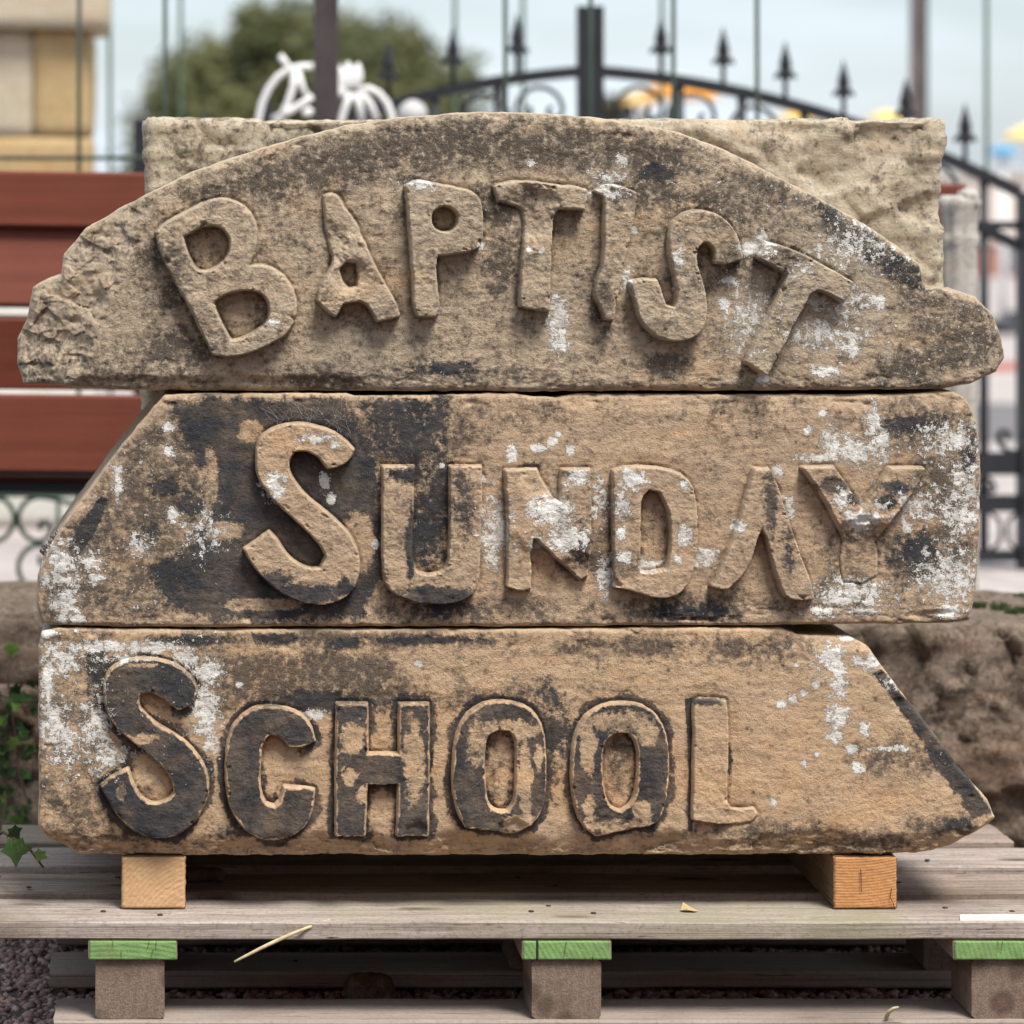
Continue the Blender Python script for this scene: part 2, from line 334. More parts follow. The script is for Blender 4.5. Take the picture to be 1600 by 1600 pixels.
def rock_box(name, a, b, mat, parent=None, step=0.01, rad=0.02, amp=0.01, freq=6.0, fine=0.003, bed=1.0, seed=0.0, faceamp=None, attrs_fn=None, flake=None):
    a = np.array(a, float); b = np.array(b, float); c = (a+b)/2; h = (b-a)/2
    N = np.maximum(2, np.round((b-a)/step).astype(int))
    Vs, Fs, base = [], [], 0
    for ax in range(3):
        u, v = [(1, 2), (2, 0), (0, 1)][ax]
        for sgn in (-1, 1):
            gu, gv = np.meshgrid(np.linspace(-h[u], h[u], N[u]+1), np.linspace(-h[v], h[v], N[v]+1), indexing='ij')
            P = np.zeros((gu.size, 3)); P[:, ax] = sgn*h[ax]; P[:, u] = gu.ravel(); P[:, v] = gv.ravel()
            I = np.arange(gu.size).reshape(gu.shape)+base
            q = np.stack([I[:-1, :-1], I[1:, :-1], I[1:, 1:], I[:-1, 1:]], -1).reshape(-1, 4)
            if sgn < 0: q = q[:, ::-1]
            Vs.append(P); Fs.append(q); base += gu.size
    V = np.concatenate(Vs); F = np.concatenate(Fs)
    _, fi, inv = np.unique(np.round(V/1e-5).astype(np.int64), axis=0, return_index=True, return_inverse=True)
    V = V[fi]; F = inv.reshape(-1)[F]
    inner = np.clip(V, -(h-rad), h-rad); d = V-inner; ln = np.linalg.norm(d, axis=1); nrm = d/np.maximum(ln, 1e-9)[:, None]
    V = inner + nrm*np.minimum(ln, rad)[:, None]
    # rough face
    P = V+c
    f = ridge(P[:, 0]*freq+seed, P[:, 1]*freq+seed*0.7, P[:, 2]*freq*bed+seed*1.3, 4)-0.35
    f2 = fbm(P[:, 0]*freq*4+seed, P[:, 1]*freq*4, P[:, 2]*freq*4*bed, 4)
    f0 = fbm(P[:, 0]*freq*0.35+seed, P[:, 1]*freq*0.35, P[:, 2]*freq*0.35+seed, 2)
    am = np.full(len(V), amp)
    fl = np.zeros(len(V))
    if flake: fl = (facets(P[:, 0]+P[:, 1], P[:, 2]*1.5, flake[0], flake[1], seed)+facets(P[:, 0]+P[:, 1], P[:, 2]*1.5, flake[0]*0.4, flake[1]*0.35, seed+1))*np.where(np.abs(nrm[:, 2]) > 0.7, 0.25, 1.0)
    if faceamp is not None: am = am*np.where(nrm[:, 2] > 0.7, faceamp, 1.0)
    V = V + nrm*((f*am + f0*am*1.2 + f2*fine + fl)[:, None]) + c
    at = attrs_fn(V) if attrs_fn else None
    return mesh_obj(name, V, F, mat, parent, True, at)

# ------------------------------------------------------------------ carved stones
def densify(poly, d=5.0):
    out = []
    for i in range(len(poly)):
        p, q = np.array(poly[i], float), np.array(poly[(i+1) % len(poly)], float)
        n = max(1, int(np.linalg.norm(q-p)/d))
        for k in range(n): out.append(p+(q-p)*k/n)
    return np.array(out)
def chaikin(poly, it):
    P = [np.array(p, float) for p in poly]
    for _ in range(it):
        Q = []
        for i, p in enumerate(P):
            a, b = P[i-1], P[(i+1) % len(P)]; u, v = p-a, b-p
            c = float(u@v)/max(1e-9, np.linalg.norm(u)*np.linalg.norm(v))
            if c < 0.66: Q.append(p)                                  # a cut corner stays a corner
            else: Q += [p*0.75+a*0.25, p*0.75+b*0.25]
        P = Q
    return np.array(P)
def roughen(P, amp, freq, seed=0.0):
    P = np.array(P, float)
    return P + amp*np.stack([fbm(P[:, 0]*freq+seed, P[:, 1]*freq, 0.5, 4, 0.6), fbm(P[:, 0]*freq, P[:, 1]*freq+seed+40, 2.5, 4, 0.6)], 1)
def poly_sd(x, y, poly):
    shp = x.shape; x = x.ravel(); y = y.ravel()
    d2 = np.full(x.shape, 1e18); ins = np.zeros(x.shape, bool)
    Q = np.roll(poly, -1, 0)
    for (ax, ay), (bx, by) in zip(poly, Q):
        ex, ey = bx-ax, by-ay; wx, wy = x-ax, y-ay
        t = np.clip((wx*ex+wy*ey)/max(ex*ex+ey*ey, 1e-9), 0, 1)
        dx, dy = wx-ex*t, wy-ey*t; np.minimum(d2, dx*dx+dy*dy, out=d2)
        if ay != by:
            cnd = ((ay > y) != (by > y)); ins ^= cnd & (x < (bx-ax)*(y-ay)/(by-ay)+ax)
    return (np.sqrt(d2)*np.where(ins, 1, -1)).reshape(shp)
def blob_field(x, y, items, base=0.0):
    f = np.full(x.shape, base)
    for it in items:
        if it[0] == 'e':
            _, cx, cy, rx, ry = it[:5]; st = it[5] if len(it) > 5 else 0.8
            q = np.sqrt(((x-cx)/rx)**2+((y-cy)/ry)**2); f = np.maximum(f, np.clip(0.5+st*(1-q)*0.7, 0, min(1.0, 0.5+st*0.5)))
        elif it[0] == 'p':
            _, pts, soft, mxv = it; g = np.clip(0.5+poly_sd(x, y, np.array(pts, float))/soft, 0, mxv); f = np.maximum(f, g)
        elif it[0] == 'n':
            _, cx, cy, rx, ry = it[:5]; q = np.sqrt(((x-cx)/rx)**2+((y-cy)/ry)**2); f = np.minimum(f, np.clip(0.5-0.6*(1-q), 0, 1))
    return f
def grid_mesh(x0, x1, y0, y1, step, sdfun):
    """cells inside the outline, their rim snapped onto it: returns px coords, quads, sdf, rim flags, gradient"""
    gx, gy = np.meshgrid(np.arange(x0, x1+step, step), np.arange(y0, y1+step, step), indexing='ij')
    sd_ = sdfun(gx, gy); dx, dy = np.gradient(sd_, step)
    ok = sd_ > 0.3*step
    cell = ok[:-1, :-1] & ok[1:, :-1] & ok[1:, 1:] & ok[:-1, 1:]
    I = np.arange(gx.size).reshape(gx.shape)
    quads = np.stack([I[:-1, :-1], I[:-1, 1:], I[1:, 1:], I[1:, :-1]], -1)[cell]   # seen from -y: x right, py down
    cnt = np.bincount(quads.ravel(), minlength=gx.size)
    used = cnt > 0; remap = -np.ones(gx.size, int); remap[used] = np.arange(used.sum())
    X, Y, D = gx.ravel()[used].copy(), gy.ravel()[used].copy(), sd_.ravel()[used].copy()
    GX, GY = dx.ravel()[used], dy.ravel()[used]; gl = np.sqrt(GX**2+GY**2)+1e-9; GX, GY = GX/gl, GY/gl
    Q = remap[quads]
    # rim edges
    E = np.concatenate([Q[:, [0, 1]], Q[:, [1, 2]], Q[:, [2, 3]], Q[:, [3, 0]]])
    key = np.sort(E, 1); k1 = key[:, 0].astype(np.int64)*10000000+key[:, 1]
    u, ii, c = np.unique(k1, return_index=True, return_counts=True)
    rim_e = E[ii[c == 1]]
    rim = np.zeros(len(X), bool); rim[rim_e.ravel()] = True
    mv = rim & (D < 3*step); X[mv] -= GX[mv]*D[mv]; Y[mv] -= GY[mv]*D[mv]; D[mv] = 0
    return X, Y, Q, D, rim, rim_e, GX, GY
def to_world(X, Y, hpx):     # carved faces lie in the plane y=0; hpx = relief towards the viewer in photo pixels (0.8 mm)
    return np.stack([CAMX+(X-VX)*PX, -hpx*PX, CAMZ+(VY-Y)*PX], 1)

class Carved: pass
def carved_stone(spec):
    st = spec
    out = roughen(densify(st['outline'], 5), st.get('rough', 2.2), 0.035, st['seed'])
    X, Y, Q, D, rim, rim_e, GX, GY = grid_mesh(out[:, 0].min()-4, out[:, 0].max()+4, out[:, 1].min()-4, out[:, 1].max()+4, 1.9, lambda a, b: poly_sd(a, b, out))
    sdd = st['seed']
    # letters
    LS = np.full(len(X), -99.0); letters = []
    for L in st['letters']:
        P = chaikin(L['outer'], L.get('smooth', 0)); P = roughen(densify(P, 4), L.get('rough', 1.6), 0.06, sdd+len(letters)*7)
        H = [roughen(densify(chaikin(h, 2), 4), 1.0, 0.06, sdd+3) for h in L.get('holes', [])]
        def lsd(a, b, P=P, H=H):
            s_ = poly_sd(a, b, P)
            for h in H: s_ = np.minimum(s_, -poly_sd(a, b, h))
            return s_
        bb = (P[:, 0].min(), P[:, 0].max(), P[:, 1].min(), P[:, 1].max())
        msk = (X > bb[0]-30) & (X < bb[1]+30) & (Y > bb[2]-30) & (Y < bb[3]+30)
        v = lsd(X[msk], Y[msk]); LS[msk] = np.maximum(LS[msk], v); letters.append((L, lsd, bb, H))
    def base_h(x, y, d):
        r = st.get('edge', 9)*(1+0.5*fbm(x*0.012+sdd, y*0.012, 1.0, 3)); r = np.maximum(r, 3)
        if 'edge_fn' in st: r = st['edge_fn'](x, y, r)
        s_ = np.clip(d, 0, r); drop = r-np.sqrt(np.maximum(r*r-(r-s_)**2, 0))
        h = -drop + 2.4*fbm(x*0.012+sdd, y*0.016, 3.0, 3) + 1.5*fbm(x*0.05, y*0.06+sdd, 5.0, 4, 0.6)*st.get('relief', 1.0) + 0.65*fbm(x*0.22+sdd, y*0.26, 6.0, 3)*st.get('relief', 1.0) + 0.9*fbm(x*0.045+sdd, y*0.16, 7.5, 4, 0.6)*st.get('relief', 1.0)
        # spalled, bedded chips along the rim
        chip = sstep(0.12, 0.6, fbm(x*0.02+sdd*3, y*0.045, 9.0, 4))*np.exp(-d/22.0)
        h = h - 9*chip
        if 'shape' in st: h = h + st['shape'](x, y, d)
        return h
    h = base_h(X, Y, D)
    h = h - (2.6*sstep(-8, -2, LS) + 1.4*sstep(-24, -8, LS))*(LS > -90)*(1+0.6*fbm(X*0.05, Y*0.05, 3.0, 3))
    def stains(x, y, ls=None, letter=None):
        if letter is not None and 'soot' in letter: so = blob_field(x, y, letter['soot'], letter.get('s0', st.get('ls0', 0.0)))
        else: so = blob_field(x, y, st['soot'])
        if letter is not None and 'face' in letter:
            bmax = letter['face']; so = np.maximum(so, np.clip(0.5+(ls-letter.get('wear', 6)*0.5*(1+2.4*fbm(x*0.05+sdd, y*0.05, 6.0, 4, 0.6)))/7, 0, bmax))
            so = so - 0.30*sstep(0.25, 0.6, fbm((x+y)*0.02+sdd, (x-y)*0.11, 4.0, 3))*letter.get('scr', 1.0)
            zone = sstep(0.0, 0.35, fbm(x*0.012+sdd*2, y*0.012, 22.0, 2)+0.12)
            so = so - 0.55*zone*sstep(0.22, 0.42, fbm((x-y)*0.010+sdd, (x+y)*0.16, 9.0, 3, 0.6))*letter.get('scr', 1.0)
            for cx, cy, rx, ry in letter.get('bare', []):
                xw, yw = x+9*fbm(x*0.05, y*0.05, 2.0, 4, 0.65), y+9*fbm(x*0.05, y*0.05, 7.0, 4, 0.65)
                q = np.sqrt(((xw-cx)/rx)**2+((yw-cy)/ry)**2); so = np.minimum(so, np.clip(0.5-0.55*(1-q), 0, 1.2))
        if letter is None and 'halo' in st:
            hl = st['halo'](x, y, LS); so = np.maximum(so, hl)
        so = so + 0.30*fbm(x*0.03+sdd, y*0.03, 12.0, 4, 0.6) + 0.14*fbm(x*0.15, y*0.15, 14.0, 3)
        so = np.where(so < 0.3, so*0.8, so)
        li = blob_field(x, y, st['lichen'], 0.0)
        sp = fbm(x*0.11+sdd, y*0.11, 21.0, 3, 0.6)
        li = li + 0.34*fbm(x*0.05+sdd, y*0.05, 20.0, 4, 0.65) + 0.30*sp
        if 'speck' in st: li = np.maximum(li, st['speck'](x, y, sp))
        di = blob_field(x, y, st['dirt'], st.get('dirt0', 0.15)) + 0.45*fbm(x*0.018+sdd, y*0.022, 30.0, 5, 0.6)
        if letter is not None: di = di-0.08; li = li-(0.16 if 'face' in letter else 0.07)
        return dict(soot=np.clip(so, -1, 1.2), lichen=np.clip(li, -1, 1.2), dirt=np.clip(di, -0.5, 1.2))
    at = stains(X, Y); at['worn'] = 0.75*np.exp(-D/4.0)-0.05
    V = to_world(X, Y, h)
    # sides: the rim swept back in rows
    rid = np.unique(rim_e); pos = -np.ones(len(X), int); pos[rid] = np.arange(len(rid)); nR = len(rid)
    depth = st['depth']; rows = [0.004, 0.010, 0.020, 0.035, 0.06, 0.10, 0.15, depth]
    Vall = [V]; Fall = [Q.tolist()]; A = {k: [v] for k, v in at.items()}
    prev = rid; basei = len(X)
    y0 = V[rid, 1]
    for j, dd in enumerate(rows):
        px_, py_ = X[rid], Y[rid]
        inn = st.get('side', 2.0)*np.abs(fbm(px_*0.02+sdd, py_*0.02, dd*30+2.0, 4, 0.6))*min(1, dd/0.02)
        nx, ny = GX[rid], GY[rid]
        P = to_world(px_+nx*inn, py_+ny*inn, 0*px_); P[:, 1] = y0+dd if j < len(rows)-1 else np.maximum(depth, y0+0.02)
        Vall.append(P)
        for k in A: A[k].append(at[k][rid]*(0.8 if k != 'dirt' else 1))
        nw = np.arange(nR)+basei; basei += nR
        pa, pb = rim_e[:, 0], rim_e[:, 1]
        ca, cb = (pa, pb) if j == 0 else (prev[pos[pa]], prev[pos[pb]])
        Fall.append(np.stack([cb, ca, nw[pos[pa]], nw[pos[pb]]], 1).tolist()); prev = nw
    # back face: one polygon round the loop
    nxt = {int(a): int(b) for a, b in rim_e}
    start = int(rim_e[0, 0]); loop = [start]; cur = nxt[start]
    while cur != start and len(loop) < nR+5: loop.append(cur); cur = nxt.get(cur, start)
    Fall.append([[int(prev[pos[i]]) for i in loop]])
    F = [f for g in Fall for f in g]
    o = mesh_obj('carved_stone', np.concatenate(Vall), F, M[st['mat']], None, True, {k: np.concatenate(v) for k, v in A.items()})
    tag(o, st['label'], 'stone', 'carved stones of the school stack')
    # raised letters
    for L, lsd, bb, H in letters:
        wo = L.get('draft', 2.2)
        X2, Y2, Q2, D2, rim2, re2, gx2, gy2 = grid_mesh(bb[0]-wo-3, bb[1]+wo+3, bb[2]-wo-3, bb[3]+wo+3, 1.5, lambda a, b: lsd(a, b)+wo)
        ls = D2-wo
        dS = poly_sd(X2, Y2, out)
        hb = base_h(X2, Y2, dS)
        Hh = np.full(len(X2), L.get('h', st['lh']))
        for cx, cy, r, mul in L.get('erode', []): Hh = Hh*(1-(1-mul)*sstep(1.15, 0.5, np.sqrt((X2-cx)**2+(Y2-cy)**2)/r+0.25*fbm(X2*0.06, Y2*0.06, 8.0, 3)))
        Hh = Hh*(1-0.1*np.abs(fbm(X2*0.03+sdd, Y2*0.03, 2.0, 3)))
        Rr = np.minimum(Hh*0.75, st.get('lr', 5)*(1+0.7*fbm(X2*0.03+sdd, Y2*0.03, 7.0, 3)));  Rr = np.maximum(Rr, 1.0)
        s_ = np.clip(ls, 0, Rr)
        prof = np.where(ls >= 0, Hh-(Rr-np.sqrt(np.maximum(Rr*Rr-(Rr-s_)**2, 0))), -2.5+(Hh-Rr+2.5)*np.clip((ls+wo)/wo, 0, 1))
        ch = sstep(0.22, 0.5, fbm(X2*0.05+sdd*5, Y2*0.05, 15.0, 4, 0.6))*np.clip(1-ls/9.0, 0, 1)
        prof = prof - ch*Hh*0.5*(ls > -1)
        hh = hb+prof+0.7*fbm(X2*0.12+sdd, Y2*0.12, 17.0, 4, 0.6)*(ls > 0)*st.get('relief', 1.0)
        lo = mesh_obj('carved_letter', to_world(X2, Y2, hh), Q2, M[st['mat']], o, True, dict(stains(X2, Y2, ls, L), worn=np.clip(0.27+(0.16 if 'face' in L else 0.42)*np.exp(-np.clip(ls, 0, 99)/2.6)*(ls > -0.5), 0, 1)))
        lo['label'] = 'raised stone letter ' + L['c']
    return o
def cr(pts, s, ox, oy): return [(x*s+ox, y*s+oy) for x, y in pts]
k1 = lambda p: cr(p, 0.3375, 0, 160)
k2 = lambda p: cr(p, 0.3375, 460, 160)
k3 = lambda p: cr(p, 0.4, 960, 160)
k5 = lambda p: cr(p, 0.3375, 500, 580)
k6 = lambda p: cr(p, 0.375, 1000, 580)
q1 = lambda p: cr(p, 0.3375, 0, 940)
q2 = lambda p: cr(p, 0.375, 500, 940)
q3 = lambda p: cr(p, 0.35, 1040, 900)
def circ(cx, cy, r, n=14): return [(cx+r*math.cos(2*math.pi*i/n), cy+r*math.sin(2*math.pi*i/n)) for i in range(n)]
e = lambda *a: ('e',)+a

# ---- top stone: BAPTIST
top = dict(seed=1.7, mat='sand_top', depth=0.24, lh=29, lr=3.4, edge=13, rough=3.0, relief=1.25, side=3.0, dirt0=0.37,
  label='arched weathered sandstone slab with raised letters BAPTIST, topmost of the carved stack',
  outline=[(34,604),(24,575),(22,535),(38,500),(46,452),(70,440),(93,432),(97,398),(130,360),(185,326),(232,302),(300,268),(380,240),(460,216),(540,196),(620,184),(700,177),(780,174),(860,177),(940,184),(1000,194),(1060,206),(1120,228),(1180,255),(1240,288),(1300,318),(1350,348),(1410,388),(1438,412),(1446,440),(1450,451),(1485,449),(1530,465),(1560,492),(1574,530),(1580,560),(1566,582),(1520,600),(1470,608),(1200,611),(800,612),(400,612),(180,610),(90,604)],
  letters=[
   dict(c='B', smooth=1, erode=[(300,520,40,0.9)], outer=k1([(722,600),(750,565),(850,510),(960,455),(1040,440),(1120,470),(1175,530),(1190,610),(1185,690),(1155,752),(1230,752),(1300,788),(1350,850),(1372,920),(1365,1010),(1330,1070),(1260,1110),(1180,1150),(1080,1172),(985,1168),(955,1110),(920,1030),(870,930),(820,850),(780,770),(740,690)]),
        holes=[k1([(850,620),(920,580),(990,565),(1040,590),(1070,640),(1060,700),(1010,760),(950,785),(905,770),(870,700)]), k1([(990,920),(1040,885),(1120,865),(1190,870),(1230,900),(1250,960),(1235,1020),(1180,1060),(1110,1095),(1070,1100),(1040,1050),(1000,960)])]),
   dict(c='A', smooth=1, rough=3.0, erode=[(520,330,70,0.45),(505,380,40,0.55),(545,430,30,0.7)], outer=k2([(135,430),(160,420),(200,430),(235,490),(290,570),(320,650),(370,750),(420,850),(470,930),(487,988),(440,1002),(378,1012),(350,960),(320,925),(270,920),(220,930),(190,990),(150,965),(105,920),(115,850),(150,800),(180,740),(170,680),(150,600),(140,520)]),
        holes=[k2([(205,770),(240,735),(285,740),(295,800),(290,850),(250,860),(220,830)])]),
   dict(c='P', smooth=1, rough=2.2, outer=k2([(512,385),(560,362),(620,370),(720,390),(800,405),(852,440),(866,500),(870,620),(852,672),(790,692),(720,700),(660,705),(650,740),(655,830),(668,965),(650,988),(570,992),(550,962),(545,800),(530,600),(520,450)]), holes=[k2(circ(690, 540, 62))]),
   dict(c='T', smooth=1, rough=2.4, erode=[(790,310,50,0.5),(830,330,45,0.55),(805,355,40,0.6)], outer=k2([(920,385),(1000,365),(1100,368),(1200,385),(1300,390),(1347,405),(1347,450),(1335,497),(1280,492),(1220,490),(1195,530),(1185,600),(1180,750),(1175,962),(1110,957),(1038,942),(1040,850),(1050,700),(1065,580),(1060,500),(1010,470),(940,460)])),
   dict(c='I', smooth=1, rough=1.6, erode=[(930,300,26,0.5)], outer=k2([(1385,410),(1440,380),(1500,385),(1577,420),(1567,500),(1547,620),(1522,720),(1502,830),(1482,930),(1467,1008),(1430,1002),(1410,950),(1378,885),(1395,820),(1420,740),(1430,650),(1425,580),(1430,500),(1430,440)])),
   dict(c='S', smooth=2, outer=k3([(205,560),(205,500),(235,450),(290,423),(350,423),(410,443),(458,490),(482,550),(492,612),(430,632),(383,627),(385,580),(365,550),(340,545),(315,570),(310,620),(330,680),(350,750),(352,830),(335,890),(300,917),(240,932),(180,927),(130,892),(88,842),(76,780),(60,730),(57,700),(98,690),(160,690),(175,740),(195,790),(225,800),(240,770),(235,720),(225,660),(210,600)])),
   dict(c='T', smooth=1, outer=k3([(558,582),(580,543),(640,558),(740,598),(830,648),(922,700),(907,752),(880,777),(820,742),(780,730),(750,750),(735,790),(690,860),(660,930),(620,1000),(590,1064),(568,1056),(502,1012),(520,970),(560,890),(610,800),(650,710),(665,670),(620,640),(548,607)]))],
  soot=[('p',[(1270,318),(1310,330),(1440,425),(1440,450),(1380,425),(1300,370)],45,0.55), e(1025,270,30,14,0.5), e(700,575,40,10,0.4)],
  lichen=[e(1340,385,50,28,.25), e(1330,468,30,14,.3), e(1290,520,55,22,.3), e(1250,425,20,14,.35), e(1170,500,24,36,.25), e(872,500,16,40,.6), e(660,288,28,10,.5), e(950,292,28,22,.45), e(982,440,10,26,.6), e(1056,400,11,20,.6), e(824,390,7,6,1), e(843,391,6,6,1), e(1330,545,14,12,.7), e(1290,580,25,10,.7), e(1133,475,12,10,.8), e(1172,388,26,13,.7), e(1195,380,14,20,.6), e(425,505,10,8,.8), e(750,384,8,7,.8), e(875,540,14,12,.6), e(1275,470,20,12,.7), e(1190,590,10,9,1), e(990,360,8,8,.8), e(1370,470,16,12,.6), e(1330,525,14,10,.8), e(970,250,10,10,.6), e(830,255,8,6,.8), e(1400,360,20,8,.5), e(1140,440,14,8,.5)],
  dirt=[('p',[(255,300),(420,240),(600,196),(760,180),(960,190),(1090,225),(1080,290),(980,275),(800,265),(640,275),(520,305),(420,315),(330,330)],90,0.85), e(255,420,50,70,.7), e(275,545,80,45,.8), e(205,565,70,40,.6), e(775,330,45,45,.8), e(785,400,38,70,.6), e(1020,300,90,50,.5), e(1150,320,130,50,.5),
        ('p',[(1250,300),(1300,318),(1440,412),(1446,480),(1380,440),(1290,375)],60,0.9), e(1500,530,75,55,.9), e(1420,575,60,35,.8), e(1440,450,45,45,.8), e(1040,572,50,22,.9), e(700,585,180,16,.5), e(500,592,90,25,.7), e(940,480,20,60,.5), e(1120,420,60,40,.5), e(1210,400,40,30,.5), e(90,575,60,20,.3), ('n',130,460,90,110)],
  speck=lambda x, y, sp: np.where(x > 1040, 0.33+0.62*(sp-0.15), 0.12+0.55*sp))
def top_shape(x, y, d):
    xb = np.interp(y, [290, 330, 400, 500, 560, 612], [250, 244, 215, 175, 155, 120]) + 14*fbm(x*0.02, y*0.02, 4.0, 3)
    br = np.clip(xb-x, 0, 400)
    rough = sstep(0, 25, br)
    h = -br*0.75*sstep(0, 40, br) + rough*(5*ridge(x*0.012, y*0.014, 3.0, 4)-3+4*fbm(x*0.05, y*0.06, 2.0, 4, 0.65)+np.where(x < 290, facets(np.minimum(x, 290), y*1.3, 62.0, 5.5, 3.0)+facets(np.minimum(x, 290), y*1.3, 22.0, 2.2, 4.0), 0))
    ins = sstep(130, 175, x)*sstep(120, 40, x)
    h = h - 14*sstep(-6, 10, y-590+6*fbm(x*0.03, y*0*0.03, 5.0, 3))*sstep(640, 500, x)*(1-rough)*0.6
    h = h - 30*sstep(1470, 1585, x)**2
    return h - 2.5*sstep(560, 612, y)*np.clip(fbm(x*0.02, y*0.08, 8.0, 4, 0.65), 0, 1)*3
top['shape'] = top_shape
